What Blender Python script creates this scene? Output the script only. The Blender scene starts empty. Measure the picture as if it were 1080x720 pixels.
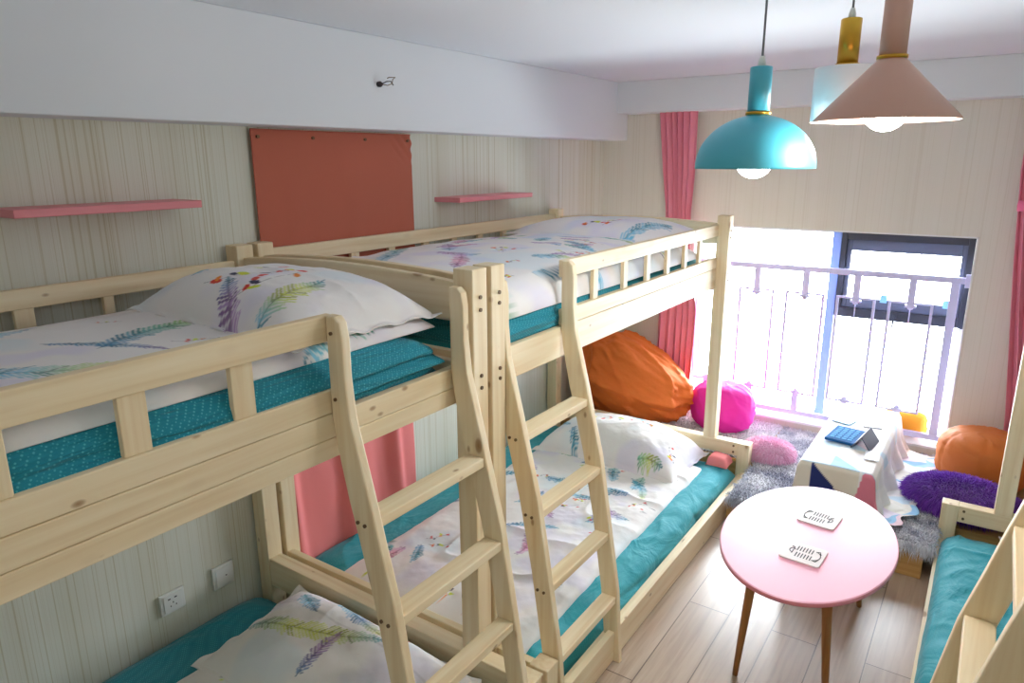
import bpy, bmesh, math, random
import numpy as np
from mathutils import Vector, Matrix

S = bpy.context.scene
COL = S.collection
random.seed(7)
RNG = np.random.default_rng(11)

# ------------------------------------------------------------------ camera, light, exposure
cam_d = bpy.data.cameras.new('camera')
cam_d.sensor_width = 36.0
cam_d.lens = 741.5 / 1080 * 36.0
cam_d.clip_start = 0.02
cam = bpy.data.objects.new('camera', cam_d)
COL.objects.link(cam)
_y, _p, _r = math.radians(34.43), math.radians(14.45), math.radians(0.30)
_f = Vector((-math.sin(_y) * math.cos(_p), math.cos(_y) * math.cos(_p), -math.sin(_p)))
_rt = Vector((math.cos(_y), math.sin(_y), 0))
_d = _f.cross(_rt)
_r2 = _rt * math.cos(_r) + _d * math.sin(_r)
_d2 = -_rt * math.sin(_r) + _d * math.cos(_r)
_m = Matrix((( _r2.x, -_d2.x, -_f.x), (_r2.y, -_d2.y, -_f.y), (_r2.z, -_d2.z, -_f.z))).to_4x4()
_m.translation = (0, 0, 1.76)
cam.matrix_world = _m
S.camera = cam

world = bpy.data.worlds.new('daylight')
S.world = world
world.use_nodes = True
bg = world.node_tree.nodes['Background']
bg.inputs[0].default_value = (0.90, 0.95, 1.0, 1)
bg.inputs[1].default_value = 34.0

def area(name, loc, rot, sx, sy, energy, color, portal=False):
    l = bpy.data.lights.new(name, 'AREA')
    l.shape = 'RECTANGLE'; l.size = sx; l.size_y = sy; l.energy = energy; l.color = color
    if portal: l.cycles.is_portal = True
    o = bpy.data.objects.new(name, l); COL.objects.link(o)
    o.location = loc; o.rotation_euler = rot
    return o
area('window_portal', (-0.80, 4.575, 0.80), (math.radians(-90), 0, 0), 1.5, 1.25, 1, (1, 1, 1), True)
# added soft fill light under the ceiling behind the viewer, not a real lamp
area('added_fill_light', (-0.1, -0.35, 2.17), (0, 0, 0), 0.9, 0.9, 4.5, (0.96, 0.98, 1.0))

S.view_settings.view_transform = 'Standard'
S.view_settings.look = 'None'
S.view_settings.exposure = 0.0
S.view_settings.gamma = 1.0
S.view_settings.use_curve_mapping = False
S.cycles.use_denoising = True
S.cycles.max_bounces = 10
S.cycles.diffuse_bounces = 6
S.cycles.transparent_max_bounces = 12
S.cycles.sample_clamp_indirect = 6.0

# ------------------------------------------------------------------ materials
def srgb(r, g, b):
    f = lambda c: (c / 255 / 12.92) if c / 255 <= 0.04045 else ((c / 255 + 0.055) / 1.055) ** 2.4
    return (f(r), f(g), f(b), 1)

def new_mat(name, col=(0.8, 0.8, 0.8, 1), rough=0.6, metal=0.0, spec=0.5):
    m = bpy.data.materials.new(name); m.use_nodes = True
    nt = m.node_tree; b = nt.nodes['Principled BSDF']
    b.inputs['Base Color'].default_value = col
    b.inputs['Roughness'].default_value = rough
    b.inputs['Metallic'].default_value = metal
    b.inputs['Specular IOR Level'].default_value = spec
    return m, nt, b
def N(nt, kind, **kw):
    n = nt.nodes.new(kind)
    for k, v in kw.items(): setattr(n, k, v)
    return n
def link(nt, a, b): nt.links.new(a, b)
def ramp(nt, stops, interp='LINEAR'):
    r = N(nt, 'ShaderNodeValToRGB'); r.color_ramp.interpolation = interp
    e = r.color_ramp.elements
    e[0].position, e[0].color = stops[0]; e[1].position, e[1].color = stops[-1]
    for p, c in stops[1:-1]:
        x = e.new(p); x.color = c
    return r
def noise_bump(nt, b, scale, strength, dist=0.002, detail=4):
    tc = N(nt, 'ShaderNodeTexCoord'); n = N(nt, 'ShaderNodeTexNoise')
    n.inputs['Scale'].default_value = scale; n.inputs['Detail'].default_value = detail
    bp = N(nt, 'ShaderNodeBump'); bp.inputs['Strength'].default_value = strength; bp.inputs['Distance'].default_value = dist
    link(nt, tc.outputs['Object'], n.inputs['Vector']); link(nt, n.outputs['Fac'], bp.inputs['Height'])
    link(nt, bp.outputs['Normal'], b.inputs['Normal'])

def plain(name, rgb, rough=0.6, metal=0.0, spec=0.4, bump=None):
    m, nt, b = new_mat(name, srgb(*rgb), rough, metal, spec)
    if bump: noise_bump(nt, b, *bump)
    return m

def wood(name, axis, c_lo, c_mid, c_hi, knots=True, rough=0.5):
    m, nt, b = new_mat(name, rough=rough, spec=0.35)
    tc = N(nt, 'ShaderNodeTexCoord'); oi = N(nt, 'ShaderNodeObjectInfo')
    comb = N(nt, 'ShaderNodeVectorMath', operation='SCALE'); comb.inputs['Scale'].default_value = 7.3
    va = N(nt, 'ShaderNodeCombineXYZ')
    for k in range(3): link(nt, oi.outputs['Random'], va.inputs[k])
    link(nt, va.outputs[0], comb.inputs[0])
    add = N(nt, 'ShaderNodeVectorMath', operation='ADD')
    link(nt, tc.outputs['Object'], add.inputs[0]); link(nt, comb.outputs[0], add.inputs[1])
    mp = N(nt, 'ShaderNodeMapping')
    sc = [26.0, 26.0, 26.0]; sc[axis] = 1.1
    mp.inputs['Scale'].default_value = sc
    link(nt, add.outputs[0], mp.inputs['Vector'])
    n1 = N(nt, 'ShaderNodeTexNoise'); n1.inputs['Scale'].default_value = 1.6; n1.inputs['Detail'].default_value = 5; n1.inputs['Distortion'].default_value = 0.5
    link(nt, mp.outputs[0], n1.inputs['Vector'])
    r = ramp(nt, [(0.25, srgb(*c_lo)), (0.5, srgb(*c_mid)), (0.75, srgb(*c_hi))])
    link(nt, n1.outputs['Fac'], r.inputs[0])
    out = r.outputs[0]
    if knots:
        mk = N(nt, 'ShaderNodeMapping'); s2 = [8.0, 8.0, 8.0]; s2[axis] = 4.2
        mk.inputs['Scale'].default_value = s2
        link(nt, add.outputs[0], mk.inputs['Vector'])
        v = N(nt, 'ShaderNodeTexVoronoi'); v.inputs['Scale'].default_value = 1.0; v.inputs['Randomness'].default_value = 1.0
        link(nt, mk.outputs[0], v.inputs['Vector'])
        kr = ramp(nt, [(0.0, (1, 1, 1, 1)), (0.075, (0.75, 0.75, 0.75, 1)), (0.11, (0.18, 0.18, 0.18, 1)), (0.19, (0, 0, 0, 1))])
        link(nt, v.outputs['Distance'], kr.inputs[0])
        mx = N(nt, 'ShaderNodeMix', data_type='RGBA'); mx.inputs['B'].default_value = srgb(150, 108, 66)
        mk2 = N(nt, 'ShaderNodeMapping'); s3 = [15.0, 15.0, 15.0]; s3[axis] = 8.0; mk2.inputs['Scale'].default_value = s3; mk2.inputs['Location'].default_value = (3.1, 1.7, 5.3)
        link(nt, add.outputs[0], mk2.inputs['Vector'])
        v2 = N(nt, 'ShaderNodeTexVoronoi'); v2.inputs['Scale'].default_value = 1.0; link(nt, mk2.outputs[0], v2.inputs['Vector'])
        kr2 = ramp(nt, [(0.0, (.9, .9, .9, 1)), (0.06, (0.6, 0.6, 0.6, 1)), (0.11, (0, 0, 0, 1))]); link(nt, v2.outputs['Distance'], kr2.inputs[0])
        mxx = N(nt, 'ShaderNodeMath', operation='MAXIMUM'); link(nt, kr.outputs[0], mxx.inputs[0]); link(nt, kr2.outputs[0], mxx.inputs[1])
        link(nt, mxx.outputs[0], mx.inputs['Factor']); link(nt, out, mx.inputs['A']); out = mx.outputs['Result']
    link(nt, out, b.inputs['Base Color'])
    bp = N(nt, 'ShaderNodeBump'); bp.inputs['Strength'].default_value = 0.12; bp.inputs['Distance'].default_value = 0.002
    link(nt, n1.outputs['Fac'], bp.inputs['Height']); link(nt, bp.outputs[0], b.inputs['Normal'])
    return m
PINE = [wood('pine_' + 'xyz'[a], a, (222, 198, 156), (234, 216, 180), (242, 228, 198)) for a in range(3)]
OAKLEG = wood('oak_leg', 2, (140, 92, 48), (163, 112, 62), (178, 128, 76), False, 0.45)
PLATW = wood('platform_wood', 0, (178, 138, 82), (196, 156, 98), (206, 170, 112), False, 0.5)

def wallpaper(name, axis, base, line, line2, contrast=1.0):
    m, nt, b = new_mat(name, rough=0.75, spec=0.25)
    tc = N(nt, 'ShaderNodeTexCoord')
    def strip(scale, zs, lo, hi):
        mp = N(nt, 'ShaderNodeMapping'); s = [0.0, 0.0, zs]; s[axis] = scale; mp.inputs['Scale'].default_value = s
        link(nt, tc.outputs['Object'], mp.inputs['Vector'])
        n = N(nt, 'ShaderNodeTexNoise'); n.inputs['Scale'].default_value = 1.0; n.inputs['Detail'].default_value = 2.5
        link(nt, mp.outputs[0], n.inputs['Vector'])
        r = ramp(nt, [(lo, (0, 0, 0, 1)), (hi, (1, 1, 1, 1))]); link(nt, n.outputs['Fac'], r.inputs[0]); return r
    a = strip(150, 0.25, 0.57, 0.64); c = strip(6, 0.12, 0.42, 0.75); d = strip(330, 0.4, 0.52, 0.70)
    m1 = N(nt, 'ShaderNodeMix', data_type='RGBA'); m1.inputs['A'].default_value = srgb(*base); m1.inputs['B'].default_value = srgb(*line2)
    link(nt, c.outputs[0], m1.inputs['Factor'])
    m2 = N(nt, 'ShaderNodeMix', data_type='RGBA'); m2.inputs['B'].default_value = srgb(*line)
    mul = N(nt, 'ShaderNodeMath', operation='MULTIPLY'); mul.inputs[1].default_value = 0.70 * contrast
    link(nt, a.outputs[0], mul.inputs[0]); link(nt, mul.outputs[0], m2.inputs['Factor']); link(nt, m1.outputs['Result'], m2.inputs['A'])
    m3 = N(nt, 'ShaderNodeMix', data_type='RGBA'); m3.inputs['B'].default_value = srgb(*line)
    mu2 = N(nt, 'ShaderNodeMath', operation='MULTIPLY'); mu2.inputs[1].default_value = 0.30 * contrast
    link(nt, d.outputs[0], mu2.inputs[0]); link(nt, mu2.outputs[0], m3.inputs['Factor']); link(nt, m2.outputs['Result'], m3.inputs['A'])
    link(nt, m3.outputs['Result'], b.inputs['Base Color'])
    return m
M = {}
M['wp_left'] = wallpaper('striped_wallpaper_left', 1, (220, 222, 212), (180, 172, 138), (212, 212, 198), .8)
M['wp_far'] = wallpaper('striped_wallpaper_far', 0, (222, 218, 210), (200, 192, 176), (218, 214, 204), 0.42)
M['wp_blank'] = plain('plain_wall', (222, 218, 206), 0.8)
M['white'] = plain('white_plaster', (224, 228, 234), 0.85, bump=(3.0, 0.1, 0.01, 3))
M['trimwhite'] = plain('white_gloss_trim', (235, 236, 238), 0.5)

def floor_mat():
    m, nt, b = new_mat('laminate_planks', rough=0.30, spec=0.8)
    tc = N(nt, 'ShaderNodeTexCoord')
    mp = N(nt, 'ShaderNodeMapping'); mp.inputs['Rotation'].default_value = (0, 0, math.radians(90)); mp.inputs['Location'].default_value = (0.30, 0.015, 0)
    link(nt, tc.outputs['Object'], mp.inputs['Vector'])
    br = N(nt, 'ShaderNodeTexBrick'); br.offset = 0.5; br.inputs['Scale'].default_value = 1.0
    br.inputs['Brick Width'].default_value = 1.1; br.inputs['Row Height'].default_value = 0.164; br.inputs['Mortar Size'].default_value = 0.0022; br.inputs['Mortar Smooth'].default_value = 0.1
    br.inputs['Color1'].default_value = (0.25, 0.25, 0.25, 1); br.inputs['Color2'].default_value = (0.8, 0.8, 0.8, 1); br.inputs['Mortar'].default_value = (0, 0, 0, 1)
    link(nt, mp.outputs[0], br.inputs['Vector'])
    m2 = N(nt, 'ShaderNodeMapping'); m2.inputs['Scale'].default_value = (32, 1.6, 1)
    link(nt, tc.outputs['Object'], m2.inputs['Vector'])
    n = N(nt, 'ShaderNodeTexNoise'); n.inputs['Scale'].default_value = 1.5; n.inputs['Detail'].default_value = 6; n.inputs['Distortion'].default_value = 0.8
    link(nt, m2.outputs[0], n.inputs['Vector'])
    r = ramp(nt, [(0.28, srgb(158, 138, 118)), (0.5, srgb(175, 155, 135)), (0.72, srgb(188, 170, 150))]); link(nt, n.outputs['Fac'], r.inputs[0])
    mv = N(nt, 'ShaderNodeMix', data_type='RGBA', blend_type='SOFT_LIGHT'); mv.inputs['Factor'].default_value = 0.25
    link(nt, r.outputs[0], mv.inputs['A']); link(nt, br.outputs['Color'], mv.inputs['B'])
    mm = N(nt, 'ShaderNodeMix', data_type='RGBA'); mm.inputs['B'].default_value = srgb(100, 82, 70)
    link(nt, br.outputs['Fac'], mm.inputs['Factor']); link(nt, mv.outputs['Result'], mm.inputs['A'])
    link(nt, mm.outputs['Result'], b.inputs['Base Color'])
    bp = N(nt, 'ShaderNodeBump'); bp.inputs['Strength'].default_value = 0.3; bp.inputs['Distance'].default_value = 0.001; bp.invert = True
    link(nt, br.outputs['Fac'], bp.inputs['Height']); link(nt, bp.outputs[0], b.inputs['Normal'])
    return m
M['floor'] = floor_mat()

def teal_mat(name, base, dot, scale=150, fold=(3, 2.5, 24), fd=0.04):
    m, nt, b = new_mat(name, rough=0.7, spec=0.25)
    tc = N(nt, 'ShaderNodeTexCoord')
    mp = N(nt, 'ShaderNodeMapping'); mp.inputs['Rotation'].default_value = (0.6, 0.5, math.radians(45)); mp.inputs['Scale'].default_value = (scale,) * 3
    link(nt, tc.outputs['Object'], mp.inputs['Vector'])
    v = N(nt, 'ShaderNodeTexVoronoi'); v.inputs['Scale'].default_value = 1.0; v.inputs['Randomness'].default_value = 0.0
    link(nt, mp.outputs[0], v.inputs['Vector'])
    r = ramp(nt, [(0.22, srgb(*dot)), (0.36, srgb(*base))]); link(nt, v.outputs['Distance'], r.inputs[0])
    link(nt, r.outputs[0], b.inputs['Base Color'])
    b.inputs['Sheen Weight'].default_value = 0.15
    m2 = N(nt, 'ShaderNodeMapping'); m2.inputs['Scale'].default_value = fold
    link(nt, tc.outputs['Object'], m2.inputs['Vector'])
    n2 = N(nt, 'ShaderNodeTexNoise'); n2.inputs['Scale'].default_value = 1.0; n2.inputs['Detail'].default_value = 3; n2.inputs['Distortion'].default_value = 1.2
    link(nt, m2.outputs[0], n2.inputs['Vector'])
    bp = N(nt, 'ShaderNodeBump'); bp.inputs['Strength'].default_value = 0.8; bp.inputs['Distance'].default_value = fd
    link(nt, n2.outputs['Fac'], bp.inputs['Height']); link(nt, bp.outputs[0], b.inputs['Normal'])
    return m
M['teal'] = teal_mat('teal_dotted_cotton', (26, 132, 152), (78, 176, 190))
M['teal_plain'] = teal_mat('teal_cotton', (40, 154, 168), (66, 172, 184), 190, (9, 4, 9), 0.022)

def painted(name, rough=0.75, bump=0.25, sheen=0.1, bscale=14, attr='paint'):
    m, nt, b = new_mat(name, rough=rough, spec=0.2)
    a = N(nt, 'ShaderNodeAttribute'); a.attribute_name = attr
    link(nt, a.outputs['Color'], b.inputs['Base Color'])
    b.inputs['Sheen Weight'].default_value = sheen
    noise_bump(nt, b, bscale, bump, 0.012, 5)
    return m
M['print'] = painted('white_cotton_with_feather_print')
M['check'] = painted('triangle_print_tablecloth', 0.7, 0.15)
M['fur'] = painted('long_pile', 0.8, 0.0, 0.3)
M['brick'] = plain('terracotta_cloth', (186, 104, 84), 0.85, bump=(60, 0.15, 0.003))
M['pink_and_lit_cloth'] = plain('pink_blanket_and_lit_wall_cloth', (232, 132, 132), 0.85, bump=(60, 0.15, 0.003))  # blanket's own pink; on the wall cloth it is window light put into the colour
M['curtain'] = plain('rose_curtain_fabric', (226, 142, 162), 0.85, bump=(80, 0.1, 0.002))
M['shelfpink'] = plain('pink_painted_shelf', (226, 138, 146), 0.45)
M['orange'] = plain('orange_canvas', (218, 112, 44), 0.75, bump=(7, 0.7, 0.03))
M['orange2'] = plain('orange_cover', (214, 120, 52), 0.65, bump=(9, 0.35, 0.015))
M['magenta'] = plain('magenta_cover', (222, 40, 158), 0.7, bump=(9, 0.35, 0.015))
M['yellow'] = plain('amber_cushion_cover', (240, 166, 50), 0.75, bump=(12, 0.3, 0.01))
M['tablepink'] = plain('pink_lacquer', (242, 172, 194), 0.38, spec=0.6)
M['tablepink'].node_tree.nodes['Principled BSDF'].inputs['Coat Weight'].default_value = 0.25
M['tablepink'].node_tree.nodes['Principled BSDF'].inputs['Coat Roughness'].default_value = 0.3
M['tableedge'] = plain('pink_table_edge', (216, 130, 142), 0.4)
M['coaster'] = plain('pale_coaster', (222, 212, 210), 0.45)
M['dark'] = plain('dark_slot', (52, 46, 52), 0.7)
M['bolt'] = plain('dark_steel_bolt', (120, 98, 76), 0.35, 0.8)
M['outlet'] = plain('white_plastic', (226, 228, 226), 0.35)
M['railing'] = plain('lavender_white_paint', (208, 208, 246), 0.45)
M['frame_blue'] = plain('blue_grey_window_frame', (132, 156, 216), 0.4)
M['frame_dark'] = plain('dark_grey_window_frame', (50, 53, 62), 0.4)
M['teal_lamp'] = plain('teal_enamel', (72, 184, 208), 0.42, spec=0.8)
M['pink_lamp'] = plain('dusty_pink_enamel', (222, 176, 160), 0.4)
M['white_lamp'] = plain('white_enamel', (238, 240, 244), 0.35)
M['brass'] = plain('brass', (206, 160, 62), 0.3, 0.9)
M['cord'] = plain('grey_cord', (120, 124, 130), 0.6)
M['grip'] = plain('clear_cord_grip', (226, 228, 220), 0.3)
M['tablet'] = plain('blue_keypad', (44, 96, 150), 0.8, spec=.1)
M['keys'] = plain('pale_keys', (84, 150, 200), 0.8, spec=.1)
M['tent'] = plain('dark_grey_card', (70, 76, 96), 0.5)
M['leaflet'] = plain('pale_paper', (226, 226, 236), 0.6)
M['bluepad'] = plain('light_blue_pad', (140, 200, 232), 0.4)

def bulb_mat():
    m, nt, b = new_mat('lit_bulb', (1, 1, 1, 1), 0.3)
    b.inputs['Emission Color'].default_value = (1.0, 0.98, 0.95, 1); b.inputs['Emission Strength'].default_value = 22.0
    return m
M['bulb'] = bulb_mat()
def glass_mat():
    m = bpy.data.materials.new('window_glass'); m.use_nodes = True; nt = m.node_tree; nt.nodes.clear()
    o = N(nt, 'ShaderNodeOutputMaterial'); mx = N(nt, 'ShaderNodeMixShader'); t = N(nt, 'ShaderNodeBsdfTransparent'); g = N(nt, 'ShaderNodeBsdfGlossy')
    t.inputs[0].default_value = (0.97, 0.98, 0.98, 1); g.inputs['Roughness'].default_value = 0.02
    fr = N(nt, 'ShaderNodeFresnel'); fr.inputs[0].default_value = 1.35
    link(nt, fr.outputs[0], mx.inputs[0]); link(nt, t.outputs[0], mx.inputs[1]); link(nt, g.outputs[0], mx.inputs[2]); link(nt, mx.outputs[0], o.inputs[0])
    return m
M['glass'] = glass_mat()

# ------------------------------------------------------------------ object helpers
def tag(o, label=None, cat=None, group=None, kind=None):
    if label: o['label'] = label
    if cat: o['category'] = cat
    if group: o['group'] = group
    if kind: o['kind'] = kind
    return o
def thing(name, loc=(0, 0, 0), label=None, cat=None, group=None, rz=0):
    o = bpy.data.objects.new(name, None); COL.objects.link(o)
    o.empty_display_size = 0.1
    o.location = loc; o.rotation_euler = (0, 0, rz)
    return tag(o, label, cat, group)
def obj_bm(name, bm, mat, parent=None, smooth=False):
    me = bpy.data.meshes.new(name); bm.normal_update(); bm.to_mesh(me); bm.free()
    for m in (mat if isinstance(mat, (list, tuple)) else [mat]): me.materials.append(m)
    if smooth:
        for p in me.polygons: p.use_smooth = True
    o = bpy.data.objects.new(name, me); COL.objects.link(o)
    if parent: o.parent = parent
    return o
def bx(bm, x0, x1, y0, y1, z0, z1, bev=0.0, mi=0):
    if x0 > x1: x0, x1 = x1, x0
    if y0 > y1: y0, y1 = y1, y0
    if z0 > z1: z0, z1 = z1, z0
    r = bmesh.ops.create_cube(bm, size=1.0)
    vs = r['verts']
    for v in vs:
        v.co = Vector(((x0 + x1) / 2 + v.co.x * (x1 - x0), (y0 + y1) / 2 + v.co.y * (y1 - y0), (z0 + z1) / 2 + v.co.z * (z1 - z0)))
    fs = set(f for v in vs for f in v.link_faces)
    for f in fs: f.material_index = mi
    if bev > 0:
        es = list(set(e for v in vs for e in v.link_edges))
        bmesh.ops.bevel(bm, geom=es, offset=bev, segments=2, affect='EDGES', profile=0.5)
def box(name, mat, parent, *a, bev=0.003):
    bm = bmesh.new(); bx(bm, *a, bev=bev); return obj_bm(name, bm, mat, parent)
def prism(bm, pts, axis, a0, a1, bev=0.0):
    """pts: 2-D outline in the two other axes (in x,y,z order), extruded along axis from a0 to a1"""
    def mk(p, a):
        c = list(p); c.insert(axis, a); return bm.verts.new(c)
    v0 = [mk(p, a0) for p in pts]; v1 = [mk(p, a1) for p in pts]
    n = len(pts); fs = [bm.faces.new(v0), bm.faces.new(v1[::-1])]
    for i in range(n): fs.append(bm.faces.new((v0[i], v1[i], v1[(i + 1) % n], v0[(i + 1) % n])))
    bmesh.ops.recalc_face_normals(bm, faces=fs)
    if bev > 0:
        es = [e for e in set(e for f in fs[:2] for e in f.edges)]
        bmesh.ops.bevel(bm, geom=es, offset=bev, segments=2, affect='EDGES', profile=0.5)
def lathe(bm, prof, c=(0, 0), seg=48, cap=True, mi=0):
    rings = []
    for r, z in prof:
        if r <= 1e-6: rings.append([bm.verts.new((c[0], c[1], z))])
        else: rings.append([bm.verts.new((c[0] + r * math.cos(2 * math.pi * k / seg), c[1] + r * math.sin(2 * math.pi * k / seg), z)) for k in range(seg)])
    for A, B in zip(rings[:-1], rings[1:]):
        for k in range(seg):
            a, a2 = A[k % len(A)], A[(k + 1) % len(A)]; b, b2 = B[k % len(B)], B[(k + 1) % len(B)]
            vs = []
            for v in (a, a2, b2, b):
                if v not in vs: vs.append(v)
            if len(vs) > 2:
                f = bm.faces.new(vs); f.material_index = mi; f.smooth = True
    if cap:
        for R in (rings[0], rings[-1]):
            if len(R) > 2:
                f = bm.faces.new(R); f.material_index = mi
def tube(bm, pts, r, seg=10):
    pts = [Vector(p) for p in pts]; rings = []
    rr = r if isinstance(r, (list, tuple)) else [r] * len(pts)
    for i, p in enumerate(pts):
        t = (pts[min(i + 1, len(pts) - 1)] - pts[max(i - 1, 0)]).normalized()
        u = t.cross(Vector((0, 0, 1)))
        if u.length < 1e-3: u = t.cross(Vector((1, 0, 0)))
        u.normalize(); w = t.cross(u)
        rings.append([bm.verts.new(p + (u * math.cos(2 * math.pi * k / seg) + w * math.sin(2 * math.pi * k / seg)) * rr[i]) for k in range(seg)])
    for A, B in zip(rings[:-1], rings[1:]):
        for k in range(seg):
            f = bm.faces.new((A[k], A[(k + 1) % seg], B[(k + 1) % seg], B[k])); f.smooth = True
    bm.faces.new(rings[0][::-1]); bm.faces.new(rings[-1])

# smooth numpy noise
_LAT = RNG.random((256, 256))
def vnoise(x, y):
    xi = np.floor(x).astype(int); yi = np.floor(y).astype(int); fx = x - xi; fy = y - yi
    fx = fx * fx * (3 - 2 * fx); fy = fy * fy * (3 - 2 * fy)
    g = lambda a, b: _LAT[a % 256, b % 256]
    return (g(xi, yi) * (1 - fx) + g(xi + 1, yi) * fx) * (1 - fy) + (g(xi, yi + 1) * (1 - fx) + g(xi + 1, yi + 1) * fx) * fy - 0.5
def fbm(x, y, o=4, seed=0):
    x = x + 17.3 * seed; y = y + 9.1 * seed; s = 0; a = 1.0
    for k in range(o):
        s = s + a * vnoise(x * 2 ** k, y * 2 ** k); a *= 0.5
    return s
def ridge(x, y, seed=0):
    return (1 - np.abs(2 * vnoise(x + 31.7 * seed, y + 5.3 * seed)) * 2) ** 3

def np_mesh(name, V, Fq, mat, parent=None, col=None, smooth=True):
    me = bpy.data.meshes.new(name)
    V = np.asarray(V, dtype=np.float32); Fq = np.asarray(Fq, dtype=np.int32); k = Fq.shape[1]
    me.vertices.add(len(V)); me.vertices.foreach_set('co', V.ravel())
    me.loops.add(Fq.size); me.loops.foreach_set('vertex_index', Fq.ravel())
    me.polygons.add(len(Fq)); me.polygons.foreach_set('loop_start', np.arange(0, Fq.size, k, dtype=np.int32))
    me.polygons.foreach_set('loop_total', np.full(len(Fq), k, dtype=np.int32))
    me.polygons.foreach_set('use_smooth', np.full(len(Fq), smooth))
    me.update(calc_edges=True); me.validate()
    if col is not None:
        ca = me.color_attributes.new('paint', 'FLOAT_COLOR', 'POINT')
        c = np.ones((len(V), 4), dtype=np.float32); c[:, :3] = col; ca.data.foreach_set('color', c.ravel())
    me.materials.append(mat)
    o = bpy.data.objects.new(name, me); COL.objects.link(o)
    if parent: o.parent = parent
    return o
def quads(nu, nv, off=0, flip=False, wrap=False):
    i = np.arange(nu - 1)[:, None]; j = np.arange(nv if wrap else nv - 1)[None, :]; j2 = (j + 1) % nv
    a = i * nv + j; b = (i + 1) * nv + j; c = (i + 1) * nv + j2; d = i * nv + j2
    q = np.stack([a, b, c, d] if not flip else [a, d, c, b], -1).reshape(-1, 4)
    return q + off

# ------------------------------------------------------------------ textile print (feathers and twigs on white cotton)
LIN = lambda rgb: np.array(srgb(*rgb)[:3])
CT = {'teal': LIN((34, 156, 186)), 'deep': LIN((40, 120, 176)), 'sky': LIN((96, 190, 224)), 'yel': LIN((206, 216, 60)), 'grn': LIN((50, 176, 130)),
      'pur': LIN((150, 110, 180)), 'lil': LIN((196, 150, 205)), 'red': LIN((214, 60, 44)), 'org': LIN((238, 140, 40)), 'pnk': LIN((232, 130, 170)), 'ink': LIN((50, 50, 80))}
COT = LIN((236, 233, 232))
def feather(C, X, Y, p0, p1, p2, W, cols, freq=95.0, slant=1.0):
    W = W * 1.25; freq = freq * .8
    p0, p1, p2 = map(np.array, (p0, p1, p2))
    t = np.linspace(0, 1, 60)[:, None]
    B = (1 - t) ** 2 * p0 + 2 * t * (1 - t) * p1 + t ** 2 * p2
    lo = B.min(0) - W * 1.2; hi = B.max(0) + W * 1.2
    m = np.where((X > lo[0]) & (X < hi[0]) & (Y > lo[1]) & (Y < hi[1]))[0]
    if len(m) == 0: return
    P = np.stack([X[m], Y[m]], 1)
    seg = B[1:] - B[:-1]; L = np.r_[0, np.cumsum(np.linalg.norm(seg, axis=1))]
    D = ((P[:, None, :] - B[None]) ** 2).sum(-1); k = D.argmin(1)
    T = np.gradient(B, axis=0); T /= np.linalg.norm(T, axis=1)[:, None]
    d = P - B[k]; tk = T[k]
    s = d[:, 0] * -tk[:, 1] + d[:, 1] * tk[:, 0]; along = (d * tk).sum(1); l = L[k] + along; tt = np.clip(l / L[-1], -0.1, 1.1)
    side = (s > 0).astype(int); a = np.abs(s)
    ph = (l - a * slant) * freq + side * 0.37; bi = np.floor(ph).astype(int); fr = ph - bi
    rnd = _LAT[(bi * 7 + side * 13) % 256, (bi * 3 + 5) % 256]; rnd2 = _LAT[(bi * 5 + 3) % 256, (bi + side * 31) % 256]
    w = W * np.sqrt(np.clip(np.sin(np.pi * np.clip(tt * 0.93 + 0.07, 0, 1)), 0, 1)) * (0.62 + 0.38 * rnd)
    mask = (a < w) & (tt > 0) & (tt < 1.02) & ((fr < 0.55) | ((a < w * 0.30) & (fr < 0.80)))
    spine = (a < 0.0022) & (tt > -0.05) & (tt < 1.05)
    cs = np.array([CT[c] for c in cols]); pos = np.clip(tt, 0, 1) * (len(cs) - 1) ; i0 = np.clip(np.floor(pos).astype(int), 0, len(cs) - 2); f = (pos - i0)[:, None]
    col = cs[i0] * (1 - f) + cs[i0 + 1] * f
    dk = (rnd2 > 0.80)[:, None]
    col = np.where(dk, col * .6, col)
    al = np.where(mask, 0.62 + 0.35 * rnd2, 0.0); al = np.where((a < w * 0.8) & ~mask & (tt > 0) & (tt < 1), 0.22, al)
    al = np.where(spine, 0.85, al); col = np.where(spine[:, None], col * 0.6, col)
    C[m] = C[m] * (1 - al[:, None]) + col * al[:, None]
def twig(C, X, Y, x, y, ang, sz, rs):
    """a thin stem with red and orange buds and a dark wing"""
    r = np.random.default_rng(rs); ca, sa = math.cos(ang), math.sin(ang)
    u = (X - x) * ca + (Y - y) * sa; v = -(X - x) * sa + (Y - y) * ca
    st = (np.abs(v - 0.12 * sz * np.sin(u / sz * 3)) < 0.0016) & (np.abs(u) < sz)
    C[st] = CT['ink'] * 0.5 + C[st] * 0.5
    for k in range(5):
        bu = r.uniform(-0.8, 0.9) * sz; bv = r.uniform(-0.32, 0.32) * sz; a2 = r.uniform(0, 3.14); rx = sz * r.uniform(0.12, 0.22); ry = rx * 0.5
        uu = (u - bu) * math.cos(a2) + (v - bv) * math.sin(a2); vv = -(u - bu) * math.sin(a2) + (v - bv) * math.cos(a2)
        mm = (uu / rx) ** 2 + (vv / ry) ** 2 < 1
        C[mm] = CT[['red', 'org', 'red', 'yel', 'ink'][k]]
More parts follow.
